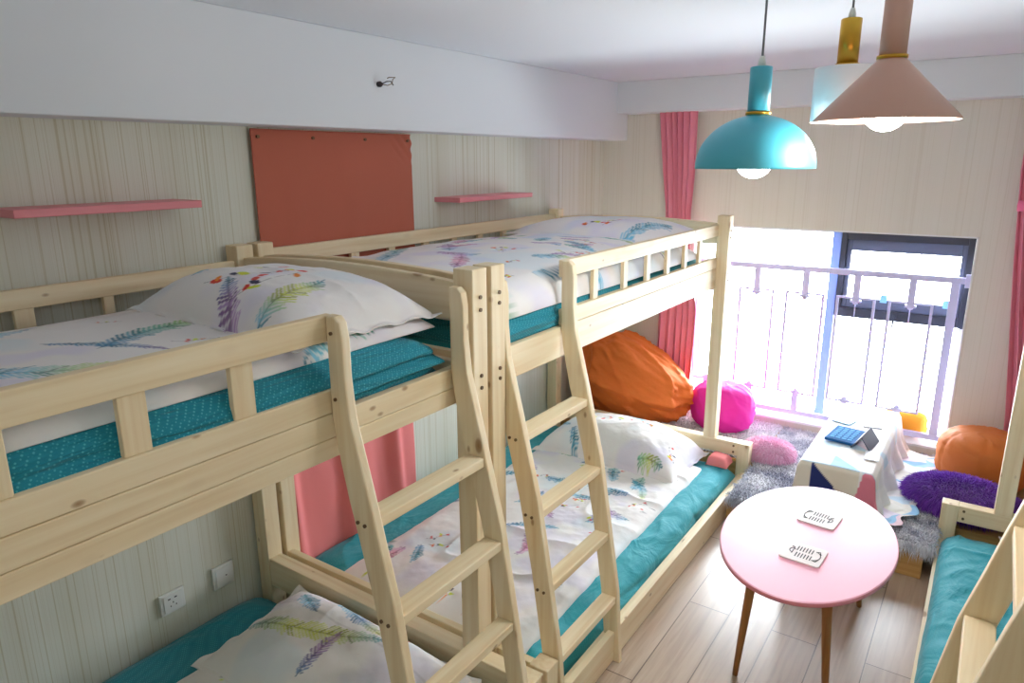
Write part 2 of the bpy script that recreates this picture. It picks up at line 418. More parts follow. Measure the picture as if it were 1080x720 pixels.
def scatter_print(C, X, Y, box4, n, seed, fw=0.03):
    r = np.random.default_rng(seed); x0, x1, y0, y1 = box4
    pal = [('teal', 'sky', 'yel'), ('teal', 'grn', 'yel'), ('pur', 'lil', 'sky'), ('deep', 'teal', 'sky'), ('sky', 'teal', 'grn'), ('lil', 'pnk', 'pur')]
    for k in range(n):
        p = np.array([r.uniform(x0, x1), r.uniform(y0, y1)]); a = r.uniform(0, 6.28); L = r.uniform(0.12, 0.24)
        q = p + L * np.array([math.cos(a), math.sin(a)]); c = (p + q) / 2 + r.uniform(-0.06, 0.06, 2)
        feather(C, X, Y, p, c, q, fw * r.uniform(0.6, 1.2), pal[r.integers(len(pal))])
        if k % 2 == 0: twig(C, X, Y, r.uniform(x0, x1), r.uniform(y0, y1), r.uniform(0, 3.14), 0.05, int(r.integers(999)))

def pad(name, mat, x0, x1, y0, y1, zb, zt, n=12.0, p=0.5, step=0.012, rz=0.0, wr=0.004, wf=7.0, seed=1, paint=None, parent=None,
        zfun=None, side=0.0, ridge_amp=0.0, flange=0.0, bottom=0.25, loc=None, tilt=0.0):
    """soft rectangular slab or pillow: rounded top and shallow belly; rz turns it about its centre"""
    cx, cy = (x0 + x1) / 2, (y0 + y1) / 2; hx, hy = (x1 - x0) / 2, (y1 - y0) / 2
    nu = max(12, int(2 * hx / step)); nv = max(12, int(2 * hy / step))
    def axis(m, edge):
        if edge <= 6:
            s = np.linspace(-1, 1, m); return .88 * s + .12 * np.sin(s * math.pi / 2)
        hh = np.linspace(.94, 0, 13 if side > 0 else 7); e = (1 - hh ** (1 / p)) ** (1 / edge); e[-1] = 1.0
        return np.r_[-e[::-1], np.linspace(-e[0], e[0], m + 1)[1:-1], e]
    au, av = axis(nu, n), axis(nv, n); nu, nv = len(au), len(av)
    U, V = np.meshgrid(au, av, indexing='ij'); U = U.ravel(); V = V.ravel()
    fi = 1 + flange
    h = (np.clip(1 - np.abs(np.clip(U * fi, -1, 1)) ** n, 0, 1) * np.clip(1 - np.abs(np.clip(V * fi, -1, 1)) ** n, 0, 1)) ** p
    # outline pulls in between the corners for pillows
    pull = 0.05 if n < 6 else 0.0
    lx = U * hx * (1 - pull * (1 - V ** 2) * np.abs(U)); ly = V * hy * (1 - pull * (1 - U ** 2) * np.abs(V))
    if n >= 6:
        lx = lx + 0.006 * fbm(V * hy * 4, U * 2, 3, seed + 3) * np.abs(U) ** 4; ly = ly + 0.006 * fbm(U * hx * 4, V * 2, 3, seed + 4) * np.abs(V) ** 4
    c, s = math.cos(rz), math.sin(rz)
    X = cx + lx * c - ly * s; Y = cy + lx * s + ly * c
    w = wr * fbm(X * wf, Y * wf, 4, seed) + ridge_amp * ridge(X * wf * 0.6 + 0.6 * fbm(X * 3, Y * 3, 2, 5), Y * wf * 0.6 + 0.6 * fbm(Y * 3, X * 3, 2, 6), seed)
    zt_ = (zfun(X, Y) if zfun else zt)
    Z = zb + (zt_ - zb) * h + w * np.clip(h * 1.5, 0, 1)
    if flange > 0: Z = Z + (h < 0.02) * 0.006 * np.sin((U * 9 + V * 7) * 2)
    lift = tilt * (ly + hy) / (2 * hy); Z = Z + lift
    Zb = (zb - 0.001 + 0 * h if n >= 6 else zb - 0.10 * (np.mean(zt_) - zb) * h - 0.001) + lift * .6
    if side > 0:
        g = side * (fbm(ly * 2.2, Z * 22, 4, seed + 8) - .8 * ridge(ly * 1.6 + .5 * fbm(ly * 2, Z * 8, 2, 3), Z * 13, seed + 2)); g = np.minimum(g, .004); X = X + np.sign(U) * np.abs(U) ** 10 * g * c; g2 = side * (fbm(lx * 2.2, Z * 22, 4, seed + 18)); Y = Y + np.sign(V) * np.abs(V) ** 10 * g2
    nV = len(X)
    Vt = np.stack([X, Y, Z], 1); Vb = np.stack([X, Y, np.minimum(Zb, Z - 0.002)], 1)
    q = quads(nu, nv); qb = quads(nu, nv, nV, True)
    # stitch rim
    idx = np.arange(nu * nv).reshape(nu, nv); loop = np.r_[idx[:, 0], idx[-1, 1:], idx[-2::-1, -1], idx[0, -2:0:-1]]
    l2 = np.roll(loop, -1); rim = np.stack([loop, loop + nV, l2 + nV, l2], 1)
    col = None
    if paint:
        C = np.tile(COT, (nV, 1))
        wa = np.clip(fbm(X * 5, Y * 5, 3, seed + 40) * 1.5 - .25, 0, .35)[:, None]; wb = np.clip(fbm(X * 4, Y * 4, 3, seed + 50) * 1.5 - .25, 0, .30)[:, None]
        C = C * (1 - wa) + LIN((206, 200, 240)) * wa; C = C * (1 - wb) + LIN((190, 224, 240)) * wb; paint(C, X, Y); col = np.vstack([C, np.tile(COT, (nV, 1))])
    VV = np.vstack([Vt, Vb])
    if loc is None: loc = (cx, cy, zb)
    VV = VV - np.array(loc)
    o = np_mesh(name, VV, np.vstack([q, qb, rim]), mat, parent, col)
    o.location = loc
    return o

# ------------------------------------------------------------------ the room
XL, XR, YF, YB, ZC = -2.205, 1.24, 4.30, -1.30, 2.22
def struct(name, mat, *boxes, bev=0.0):
    bm = bmesh.new()
    for b in boxes: bx(bm, *b, bev=bev)
    return tag(obj_bm(name, bm, mat), kind='structure')
struct('floor', M['floor'], (XL - 0.1, XR + 0.1, YB - 0.1, YF + 0.26, -0.1, 0))
struct('ceiling', M['white'], (XL - 0.1, XR + 0.1, YB - 0.1, YF + 0.26, ZC, ZC + 0.1))
struct('wall_left', M['wp_left'], (XL - 0.1, XL, YB - 0.1, YF + 0.26, 0, ZC))
struct('wall_right', M['wp_blank'], (XR, XR + 0.1, YB - 0.1, YF + 0.26, 0, ZC))
struct('wall_back', M['wp_blank'], (XL, XR, YB - 0.1, YB, 0, ZC))
WX0, WX1, WZ0, WZ1 = -1.56, -0.068, 0.20, 1.37
struct('wall_far', M['wp_far'], (XL, WX0, YF, YF + 0.26, 0, ZC), (WX1, XR, YF, YF + 0.26, 0, ZC), (WX0, WX1, YF, YF + 0.26, WZ1, ZC), (WX0, WX1, YF, YF + 0.26, 0, WZ0))
# plaster beam along the left wall and beam over the window wall
struct('trim_1', M['white'], (XL, -2.04, YB, YF, 1.878, ZC), bev=0.004)
struct('trim_2', M['white'], (-2.04, XR, 4.14, YF, 2.036, ZC), bev=0.004)
# painted window reveal
struct('trim_3', M['trimwhite'], (WX0, WX0 + 0.008, YF - 0.002, YF + 0.26, WZ0, WZ1), (WX1 - 0.008, WX1, YF - 0.002, YF + 0.26, WZ0, WZ1),
       (WX0, WX1, YF - 0.002, YF + 0.26, WZ1 - 0.008, WZ1), (WX0, WX1, YF - 0.01, YF + 0.26, WZ0, WZ0 + 0.012))

# window
FY0, FY1 = 4.47, 4.53
win = thing('window_1', (0, 0, 0)); tag(win, kind='structure')
bm = bmesh.new()
bx(bm, -0.785, -0.735, FY0, FY1, WZ0 + 0.012, WZ1 - 0.008, bev=0.003)
tag(obj_bm('window_frame', bm, M['frame_blue'], win), label='blue-grey mullion')
bm = bmesh.new()
for b in ((WX0 + .008, WX0 + .04, WZ0 + .012, WZ1 - .008), (WX1 - .03, WX1 - .008, WZ0 + .012, 0.86), (WX0 + .04, -0.785, WZ1 - .03, WZ1 - .008), (WX0 + .04, -0.785, WZ0 + .012, WZ0 + .04), (-0.735, WX1 - .03, WZ0 + .012, WZ0 + .04)):
    bx(bm, b[0], b[1], FY0 + .01, FY1, b[2], b[3], bev=0.002)
tag(obj_bm('window_frame', bm, M['trimwhite'], win), label='white outer frame')
bm = bmesh.new()
CX0, CX1, CZ0, CZ1 = -0.733, -0.080, 0.855, 1.358
for b in ((CX0, CX0 + .03, CZ0, CZ1), (CX1 - .03, CX1, CZ0, CZ1), (CX0 + .03, CX1 - .03, CZ1 - .05, CZ1), (CX0 + .03, CX1 - .03, CZ0, CZ0 + .055)):
    bx(bm, b[0], b[1], FY0 - .01, FY1, b[2], b[3], bev=0.002)
tag(obj_bm('casement_frame', bm, M['frame_dark'], win), label='dark grey casement frame')
bm = bmesh.new()
for b in ((CX0 + .03, CX0 + .055, CZ0 + .055, CZ1 - .05), (CX1 - .055, CX1 - .03, CZ0 + .055, CZ1 - .05), (CX0 + .055, CX1 - .055, CZ1 - .115, CZ1 - .05), (CX0 + .055, CX1 - .055, CZ0 + .055, CZ0 + .115)):
    bx(bm, b[0], b[1], FY0 + .012, FY1 - .01, b[2], b[3], bev=0.004)
tag(obj_bm('sash', bm, plain('sash_grey', (88, 94, 112), 0.4), win), label='grey opening sash')
bm = bmesh.new(); bx(bm, -.43, -.405, FY0 - .03, FY0 - .009, CZ0 + .02, CZ0 + .05, bev=.003); bx(bm, -.423, -.412, FY0 - .035, FY0 - .025, CZ0 - .03, CZ0 + .04, bev=.002)
obj_bm('handle', bm, M['frame_dark'], win)
for xx in (-0.50, -0.19):
    box('glass_pad', M['bluepad'], win, xx, xx + .035, FY0 + .006, FY0 + .012, CZ0 + .10, CZ0 + .145, bev=0.001)
for b in ((WX0 + .04, -0.785, WZ0 + .04, WZ1 - .03), (-0.735, WX1 - .03, WZ0 + .04, CZ0), (CX0 + .055, CX1 - .055, CZ0 + .115, CZ1 - .115)):
    box('pane', M['glass'], win, b[0], b[1], FY0 + .034, FY0 + .040, b[2], b[3], bev=0)

# safety railing inside the window
rl = thing('window_railing', (-0.78, 4.36, 0.2), 'lavender-white metal safety railing with rectangular hoops across the window', 'railing')
def rbox(name, x0, x1, z0, z1, d=0.012, bev=0.002):
    return box(name, M['railing'], rl, x0 + 0.78, x1 + 0.78, -d, d, z0 - 0.2, z1 - 0.2, bev=bev)
rbox('top_rail', WX0 + .008, WX1 - .008, 1.118, 1.150, 0.016); rbox('bottom_rail', WX0 + .008, WX1 - .008, 0.232, 0.262, 0.014)
rbox('wall_bracket', WX1 - .03, WX1 - .008, 1.10, 1.168, 0.02)
rbox('post', -0.160, -0.118, 0.262, 1.118, 0.016)
HO = [(-1.545, -1.345), (-1.271, -1.060), (-.994, -.776), (-.712, -.507), (-.444, -.225)]
for a, b in HO:
    m_ = (a + b) / 2
    for (z0, z1, zk) in ((0.965, 1.118, 0.965), (0.262, 0.385, 0.385)):
        bm = bmesh.new(); bx(bm, m_ - .018 + .78, m_ + .018 + .78, -.012, .012, z0 - .2, z1 - .2, bev=.002)
        s = -1 if zk > .5 else 1
        bx(bm, m_ - .028 + .78, m_ + .028 + .78, -.014, .014, zk - .2, zk + .014 * -s * 1 - .2 + (.0), bev=.002)
        lathe(bm, [(0, zk - .2 + s * .016), (.013, zk - .2 + s * .010), (.016, zk - .2), (.016, zk - .2 - s * .006)], (m_ + .78, 0), 12, False)
        obj_bm('stub', bm, M['railing'], rl)
    bm = bmesh.new(); z0, z1, w = .365, .995, .008
    bx(bm, a + .78, a + .014 + .78, -w, w, z0 - .2, z1 - .2); bx(bm, b - .014 + .78, b + .78, -w, w, z0 - .2, z1 - .2)
    bx(bm, a + .014 + .78, b - .014 + .78, -w, w, z1 - .011 - .2, z1 - .2); bx(bm, a + .014 + .78, b - .014 + .78, -w, w, z0 - .2, z0 + .011 - .2)
    obj_bm('hoop', bm, M['railing'], rl)
    if a > -0.8: rbox('centre_rod', m_ - .003, m_ + .003, .40, .95, .003, 0)

# curtains
def curtain(name, edges, yc, depth, folds, label, seed, z0, z1):
    """edges: list of (z, xleft, xright)"""
    nz, nx = 90, 140
    zz = np.linspace(z1, z0, nz); E = np.array(sorted(edges)); xl = np.interp(zz, E[:, 0], E[:, 1]); xr = np.interp(zz, E[:, 0], E[:, 2])
    t = np.linspace(0, 1, nx)[None, :]; zc = zz[:, None]
    warp = t + 0.035 * np.sin(6 * t + zc * 1.3 + seed) + 0.02 * fbm(t * 3 + 0 * zc, zc * 1.5, 2, seed)
    X = xl[:, None] + (xr - xl)[:, None] * (t + 0.012 * np.sin(warp * folds * 6.283 * 2))
    dep = depth * (0.6 + 0.4 * fbm(t * 5 + 0 * zc, zc * .7, 2, seed + 1))
    Y = yc + dep * np.sin(warp * folds * 6.283) + 0.006 * fbm(t * 20, zc * 6, 3, seed)
    V = np.stack([X, Y, np.broadcast_to(zc, X.shape)], -1).reshape(-1, 3)
    c = V.mean(0); c[2] = z0; c = np.round(c, 3)
    o = np_mesh(name, V - c, quads(nz, nx), M['curtain']); o.location = c
    md = o.modifiers.new('thick', 'SOLIDIFY'); md.thickness = 0.003
    return tag(o, label, 'curtain')
curtain('curtain', [(2.12, -1.79, -1.545), (2.04, -1.785, -1.556), (1.69, -1.752, -1.553), (1.45, -1.728, -1.560), (1.2, -1.725, -1.55), (.85, -1.745, -1.49), (.45, -1.745, -1.50), (.19, -1.73, -1.525)],
        4.225, 0.026, 5.5, 'rose-pink curtain gathered at the left of the window, beyond the upper bunk', 1, 0.19, 2.12)
rc = thing('curtain', (0.2, 4.225, 0.19), 'rose-pink curtain at the right of the window, held by a tie band', 'curtain')
rcm = curtain('drape', [(2.12, .055, .36), (1.7, .058, .34), (1.5, .075, .27), (1.2, .10, .32), (.5, .165, .44), (.19, .18, .46)], 4.225, 0.026, 6, 'x', 4, 0.19, 2.12)
for k in ('label', 'category'): del rcm[k]
rcm.parent = rc; rcm.location = Vector(rcm.location) - Vector((0.2, 4.225, 0.19))
bm = bmesh.new(); lathe(bm, [(0.128, 1.32), (0.130, 1.345), (0.128, 1.37), (0.122, 1.37), (0.122, 1.32)], (0, 0), 40, False)
bmesh.ops.scale(bm, vec=(1, 0.36, 1), verts=bm.verts); bmesh.ops.translate(bm, vec=(-0.005, -0.0, 0), verts=bm.verts)
obj_bm('tie_band', bm, plain('pink_band', (236, 120, 160), 0.8), rc, True)

# cloth hung on the left wall behind the beds
hc = thing('wall_cloth', (XL + 0.012, 2.0, 0.2), 'terracotta cloth pinned flat to the left wall behind the bunk, lower part painted pink as window-lit', 'wall hanging')
def hang(name, mat, y0, y1, z0, z1, amp, seed):
    nz, ny = 80, 120
    Zg, Yg = np.meshgrid(np.linspace(z1, z0, nz), np.linspace(y0, y1, ny), indexing='ij')
    env = np.clip((z1 - Zg) / (z1 - z0) * 1.2 + 0.15, 0, 1)
    fold = np.maximum(0, np.sin((Yg + 0.03 * np.sin(Zg * 3)) * 21 + seed)) ** 3
    Xg = amp * env * (0.5 + fbm(Yg * 5, Zg * 1.2, 3, seed)) * 0.6 + amp * env * fold * 0.9 + 0.004
    pin = np.exp(-((Yg - (y1 - 0.03)) ** 2 + (Zg - (z1 - 0.03)) ** 2) / 0.006)
    Xg = Xg + 0.006 * pin * np.sin((Yg - y1 + Zg - z1) * 120)
    V = np.stack([Xg, Yg - 2.0, Zg - 0.2], -1).reshape(-1, 3)
    o = np_mesh(name, V, quads(nz, ny, flip=True), mat, hc); md = o.modifiers.new('thick', 'SOLIDIFY'); md.thickness = 0.002
    return o
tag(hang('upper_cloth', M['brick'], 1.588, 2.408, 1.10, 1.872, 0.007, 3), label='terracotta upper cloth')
tag(hang('lit_lower_cloth', M['pink_and_lit_cloth'], 1.60, 2.335, 0.135, 1.10, 0.042, 5), label='lower part of the cloth, window light painted in as pink')  # same cloth as above, window light painted into its colour
for y in (1.615, 1.86, 2.13, 2.385):
    bm = bmesh.new(); tube(bm, [(0.003, y - 2.0, 1.845 - .2), (0.014, y - 2.0, 1.845 - .2)], 0.006, 12); obj_bm('pin', bm, M['bolt'], hc)

# wall shelves
for (y0, y1, z, lab) in ((0.773, 1.291, 1.634, 'pink wall shelf on the left, near the viewer, above the near bunk'), (2.575, 3.19, 1.583, 'pink wall shelf right of the terracotta cloth, above the far bunk')):
    o = thing('wall_shelf', (XL, (y0 + y1) / 2, z), lab, 'shelf', 'pink wall shelves')
    box('board', M['shelfpink'], o, 0.001, 0.155, -(y1 - y0) / 2, (y1 - y0) / 2, -0.011, 0.011, bev=0.002)

# sockets
def socket(y0, y1, z0, z1, five, lab):
    o = thing('wall_socket' if five else 'switch_plate', (XL, (y0 + y1) / 2, (z0 + z1) / 2), lab, 'socket' if five else 'switch plate')
    hy, hz = (y1 - y0) / 2, (z1 - z0) / 2
    box('plate', M['outlet'], o, 0.0005, 0.010, -hy, hy, -hz, hz, bev=0.003)
    box('face', M['outlet'], o, 0.010, 0.0125, -hy * .72, hy * .72, -hz * .78, hz * .78, bev=0.001)
    bm = bmesh.new()
    if five:
        for (a, b, w, h) in ((-.013, .016, .009, .004), (.010, .016, .009, .004), (0, 0, .003, .006), (-.010, -.012, .003, .005), (.010, -.012, .003, .005)):
            bx(bm, .0115, .0132, a - w / 2, a + w / 2, b - h / 2, b + h / 2)
    else: bx(bm, .0115, .0132, .006, .012, -.003, .001)
    obj_bm('holes', bm, M['dark'], o)
socket(1.057, 1.147, 0.236, 0.316, True, 'white five-hole wall socket low on the wall beside the lower bed')
socket(1.257, 1.343, 0.228, 0.318, False, 'blank white wall plate nearer the bed post, right of the socket')

# broken bracket on the plaster beam
o = thing('wire_bracket', (-2.04, 2.075, 2.045), 'small dark bracket with bent wires sticking out of the plaster beam', 'bracket')
bm = bmesh.new(); lathe(bm, [(.0, 0), (.010, 0), (.011, .012), (.006, .02), (0, .02)], (0, 0), 16, False)
bmesh.ops.rotate(bm, cent=(0, 0, 0), matrix=Matrix.Rotation(math.radians(90), 3, 'Y'), verts=bm.verts); obj_bm('stem', bm, M['dark'], o, True)
bm = bmesh.new(); tube(bm, [(.015, 0, 0), (.03, .02, -.004), (.035, .04, .004), (.03, .05, .02), (.034, .06, .028), (.03, .03, .026), (.028, .022, .022)], .0018, 6); obj_bm('wire', bm, M['bolt'], o)
bm = bmesh.new(); tube(bm, [(.018, 0, 0), (.028, .018, .010), (.03, .038, .012), (.034, .048, -.002)], .0022, 6); obj_bm('wire', bm, M['dark'], o)

# ------------------------------------------------------------------ bunk beds
def bunk(name, x_wall, s, y0, L, label, ladder, lad_y, foot_top, head_top, three_seam=False, bal=None, backbal=None, rungs=(0.265, 0.503, 0.742, 0.978)):
    """x_wall: face of the bed against the wall, s: +1 opens to +x, -1 opens to -x. local x grows away from the wall"""
    root = thing(name, (x_wall, y0, 0), label, 'bunk bed', 'pine bunk beds')
    P, UPX, LOX, H = 0.065, 1.075, 1.265, 1.482
    def B(nm, ax, x0, x1, ya, yb, z0, z1, bev=0.0028, par=root):
        return box(nm, PINE[ax], par, s * x0, s * x1, ya, yb, z0, z1, bev=bev)
    def bolt(x, y, z, axis, par=root, r=0.0055):
        bm = bmesh.new(); d = Vector((s * 0.004, 0, 0)) if axis == 0 else Vector((0, -0.004, 0))
        c = Vector((s * x, y, z)); tube(bm, [c - d * .5, c + d], r, 12); obj_bm('bolt', bm, M['bolt'], par)
    front_x0 = UPX - P
    for (px, ya) in ((0.0, 0.0), (0.0, L - P), (front_x0, 0.0), (front_x0, L - P)):
        bot = 0.0
        if px > 0.5 and ya > 0.5: bot = head_top
        if px > 0.5 and ya < 0.5: bot = 0.0
        B('post', 2, px, px + P, ya, ya + P, bot if px > 0.5 and ya > .5 else 0.0, H, bev=0.0035)
    # upper front: side beam of two planks, guard board, top rail with balusters
    bx0, bx1 = UPX - 0.070, UPX - 0.045
    xo = 1.022
    xi = xo - 0.025
    B('side_beam', 1, xi, xo, P, L - P, 1.107, 1.154 if three_seam else 1.212)
    if three_seam: B('side_beam', 1, xi, xo, P, L - P, 1.155, 1.212)
    la, lb = lad_y
    ga, gb = (P, la + .026) if ladder == 'far' else (lb, L - P)
    B('guard_board', 1, xi, xo, ga, gb, 1.213, 1.268)
    B('top_rail', 1, xi, xo, ga, gb, 1.378, 1.436)
    for (a, b) in bal: B('baluster', 2, xi + 0.004, xo - 0.006, a, b, 1.268, 1.378, bev=0.002)
    # upper back
    B('back_rail', 1, 0.022, 0.047, P, L - P, backbal[0], backbal[1])
    B('back_guard', 1, 0.022, 0.047, P, L - P, 1.107, 1.215)
    for (a, b) in backbal[2]: B('back_baluster', 2, 0.026, 0.043, a, b, 1.215, backbal[0], bev=0.002)
    # arched end boards and end beams of the upper deck
    for (ya, hz) in ((0.018, 1.438), (L - 0.043, 1.438)):
        bm = bmesh.new(); n = 24; xs = [P + (UPX - 2 * P) * k / n for k in range(n + 1)]
        top = [(s * x, hz + 0.022 * math.sin(math.pi * k / n) ** 0.8) for k, x in enumerate(xs)]
        botp = [(s * x, 1.335 + 0.0 * k) for k, x in enumerate(xs)]
        prism(bm, top + botp[::-1], 1, ya, ya + 0.025, bev=0.003); obj_bm('end_board', bm, PINE[0], root)
        B('end_beam', 0, P, UPX - P, ya, ya + 0.025, 1.107, 1.215)
    for k in range(9):
        yy = P + 0.06 + k * (L - 2 * P - 0.2) / 8
        B('slat', 0, 0.047, xi, yy, yy + 0.075, 1.128, 1.142, bev=0.002)
    # lower frame: wider than the upper deck
    for (ya, zt, yb0) in ((0.0, foot_top, 0.006), (L - P, head_top, L - 0.045)):
        B('lower_post', 2, LOX - P, LOX, ya, ya + P, 0.0, zt, bev=0.0035)
        if ya > 0.5:
            B('lower_end_board', 0, P, LOX - P, ya + 0.004, ya + P - 0.006, zt - (0.115 if three_seam else 0.075), zt)
        else:
            B('lower_end_board', 0, P, UPX - P, yb0, yb0 + 0.027, zt - 0.115, zt)
            B('lower_end_board', 0, UPX, LOX - P, yb0, yb0 + 0.027, zt - 0.115, zt)
    B('lower_side_rail', 1, LOX - 0.030, LOX - 0.004, P, L - P, 0.004, 0.122)
    B('lower_ledge', 1, LOX - 0.052, LOX - 0.030, P, L - P, 0.080, 0.104, bev=0.002)
    B('lower_back_rail', 1, 0.020, 0.045, P, L - P, 0.004, 0.070)
    for k in range(7):
        yy = P + 0.05 + k * (L - 2 * P - 0.2) / 6
        B('lower_slat', 0, 0.045, LOX - 0.062, yy, yy + 0.08, 0.066, 0.080, bev=0.002)
    # bolts
    for (ya, zz) in ((P * .55, (1.405, 1.375, 1.185, 1.155)), (L - P * .5, (1.405, 1.37, 1.185, 1.15))):
        for z in zz: bolt(UPX, ya, z, 0)
    for ya in (0.0, L - P):
        for z in (1.40, 1.365): bolt(0.035, ya, z, 1)
    for z in (head_top - .02, head_top - .055): bolt(LOX - P - 0.02, L - P + 0.004, z, 1)
    # ladder: two curved stiles hooked on the beam, four rungs
    lad = thing('ladder', (0, 0, 0)); lad.parent = root
    zz = [0.0, .05, .28, .55, .78, .92, 1.01, 1.08, 1.146, 1.21, 1.30, 1.39, 1.425, 1.438]
    xo_ = [1.284, 1.281, 1.265, 1.222, 1.185, 1.150, 1.129, 1.111, 1.094, 1.078, 1.070, 1.070, 1.064, 1.050]
    xin = [1.225, 1.223, 1.202, 1.162, 1.118, 1.084, 1.060, 1.045, 1.032, 1.0235, 1.0235, 1.0235, 1.0235, 1.0235]
    out = [(s * x, z) for x, z in zip(xo_, zz)] + [(s * x, z) for x, z in list(zip(xin, zz))[::-1]]
    for (ya, yb) in ((la, la + 0.026), (lb - 0.026, lb)):
        bm = bmesh.new(); prism(bm, out, 1, ya, yb, bev=0.004); obj_bm('stile', bm, PINE[2], lad)
    for z in rungs:
        xc_o = np.interp(z, zz, xo_) - 0.004; xc_i = np.interp(z, zz, xin) + 0.004
        box('rung', PINE[1], lad, s * xc_i, s * xc_o, la + 0.026, lb - 0.026, z - 0.026, z, bev=0.003)
        for dx in (0.014, 0.036): bolt(xc_i + dx, la, z - 0.012 - dx * .12, 1, lad, 0.0045)
    bolt(1.04, la, 1.40, 1, lad, .004); bolt(1.04, la, 1.25, 1, lad, .004)
    return root
balA = [(k - 0.0, k + 0.05) for k in (0.275, 0.495, 0.715, 0.934, 1.151, 1.366)]
bunk('bunk_bed', -2.195, 1, -0.605, 2.12, 'pine bunk bed nearest the viewer on the left, its ladder at the far end', 'far',
     (1.600, 2.045), 0.27, 0.285, True, balA, (1.375, 1.430, [(0.30, 0.35), (0.53, 0.58), (0.76, 0.81), (0.99, 1.04), (1.18, 1.21), (1.375, 1.425), (1.61, 1.64), (1.83, 1.86)]))
balB = [(k - 1.535, k - 1.535 + 0.036) for k in (2.245, 2.495, 2.715, 2.930, 3.14, 3.335)]
bunk('bunk_bed', -2.195, 1, 1.535, 2.12, 'pine bunk bed beyond the first one, ending near the window', 'near',
     (0.068, 0.492), 0.275, 0.280, False, balB, (1.398, 1.457, [(0.22, .26), (0.453, 0.498), (0.67, .71), (0.894, 0.934), (1.10, 1.14), (1.31, 1.35), (1.52, 1.56), (1.73, 1.77), (1.93, 1.97)]))
balC = [(k, k + 0.036) for k in (0.75, 1.0, 1.25, 1.5, 1.75, 2.0)]
bunk('bunk_bed', XR - 0.01, -1, 1.20, 2.262, 'pine bunk bed at the right edge with its ladder across the corner', 'near',
     (0.068, 0.47), 0.262, 0.29, False, balC, (1.378, 1.436, [(0.4, .44), (.8, .84), (1.2, 1.24), (1.6, 1.64)]), (0.33, 0.57, 0.805, 1.035))

# ------------------------------------------------------------------ bedding, near bunk
def p_upA(C, X, Y):
    feather(C, X, Y, (-1.60, .42), (-1.49, .49), (-1.34, .76), .044, ('teal', 'sky', 'yel', 'deep'), 90)
    feather(C, X, Y, (-1.70, .66), (-1.60, .74), (-1.46, .80), .018, ('deep', 'teal', 'pur'), 110)
    feather(C, X, Y, (-1.58, .72), (-1.65, .82), (-1.68, 1.02), .042, ('deep', 'teal', 'grn', 'yel'), 80)
    feather(C, X, Y, (-1.80, .50), (-1.88, .60), (-1.95, .74), .038, ('teal', 'sky', 'deep'), 90)
    feather(C, X, Y, (-1.46, .99), (-1.56, 1.02), (-1.66, 1.00), .03, ('sky', 'teal', 'deep'), 90)
    feather(C, X, Y, (-1.30, .20), (-1.42, .28), (-1.60, .30), .03, ('teal', 'sky', 'yel'), 90)
    feather(C, X, Y, (-1.22, .98), (-1.28, 1.12), (-1.25, 1.30), .03, ('sky', 'grn', 'teal'), 90)
    twig(C, X, Y, -1.48, .88, 0.9, .055, 2); twig(C, X, Y, -1.84, .86, 1.0, .03, 5)
    scatter_print(C, X, Y, (-2.1, -1.25, -.5, .2), 8, 3)
qzA = lambda X, Y: 1.372 - 0.050 * np.clip((-1.90 - X) / 0.25, 0, 1) + 0.006 * np.sin(Y * 5)
tag(pad('mattress', M['teal'], -2.135, -1.200, -.53, 1.42, 1.143, 1.300, 18, .5, .010, wr=.006, wf=5, seed=2, ridge_amp=.004, side=.050),
    'teal dotted mattress on the near upper bunk', 'mattress')
tag(pad('comforter', M['teal'], -1.62, -1.185, -.50, 1.395, 1.235, 1.340, 9, .5, .007, wr=.006, wf=6, seed=5, ridge_amp=.006, side=.055),
    'folded teal dotted comforter under the feather quilt on the near upper bunk', 'comforter')
tag(pad('quilt', M['print'], -2.125, -1.215, -.50, 1.40, 1.328, 1.372, 14, .5, .0042, wr=.006, wf=5, seed=7, paint=p_upA, zfun=qzA, ridge_amp=.004),
    'white feather-print quilt on the near upper bunk, beside the top guard rail', 'quilt')
def p_pA(C, X, Y):
    feather(C, X, Y, (-1.45, .95), (-1.52, 1.00), (-1.62, 1.07), .026, ('lil', 'pur', 'teal'), 95)
    feather(C, X, Y, (-1.37, .97), (-1.36, 1.05), (-1.39, 1.18), .040, ('sky', 'yel', 'yel', 'teal'), 95)
    feather(C, X, Y, (-1.80, 1.08), (-1.78, 1.12), (-1.74, 1.13), .02, ('sky', 'teal'), 95)
    twig(C, X, Y, -1.60, 1.11, 0.7, .11, 3); twig(C, X, Y, -1.49, 1.10, 1.3, .10, 8); twig(C, X, Y, -1.66, 1.18, .4, .10, 11); twig(C, X, Y, -1.54, 1.17, .9, .09, 14)
tag(pad('pillow', M['print'], -1.96, -1.20, .955, 1.425, 1.366, 1.478, 3.4, .58, .0036, rz=-0.05, wr=.010, wf=7, seed=9, paint=p_pA, flange=.05, ridge_amp=.006),
    'feather-print pillow at the head of the near upper bunk', 'pillow')
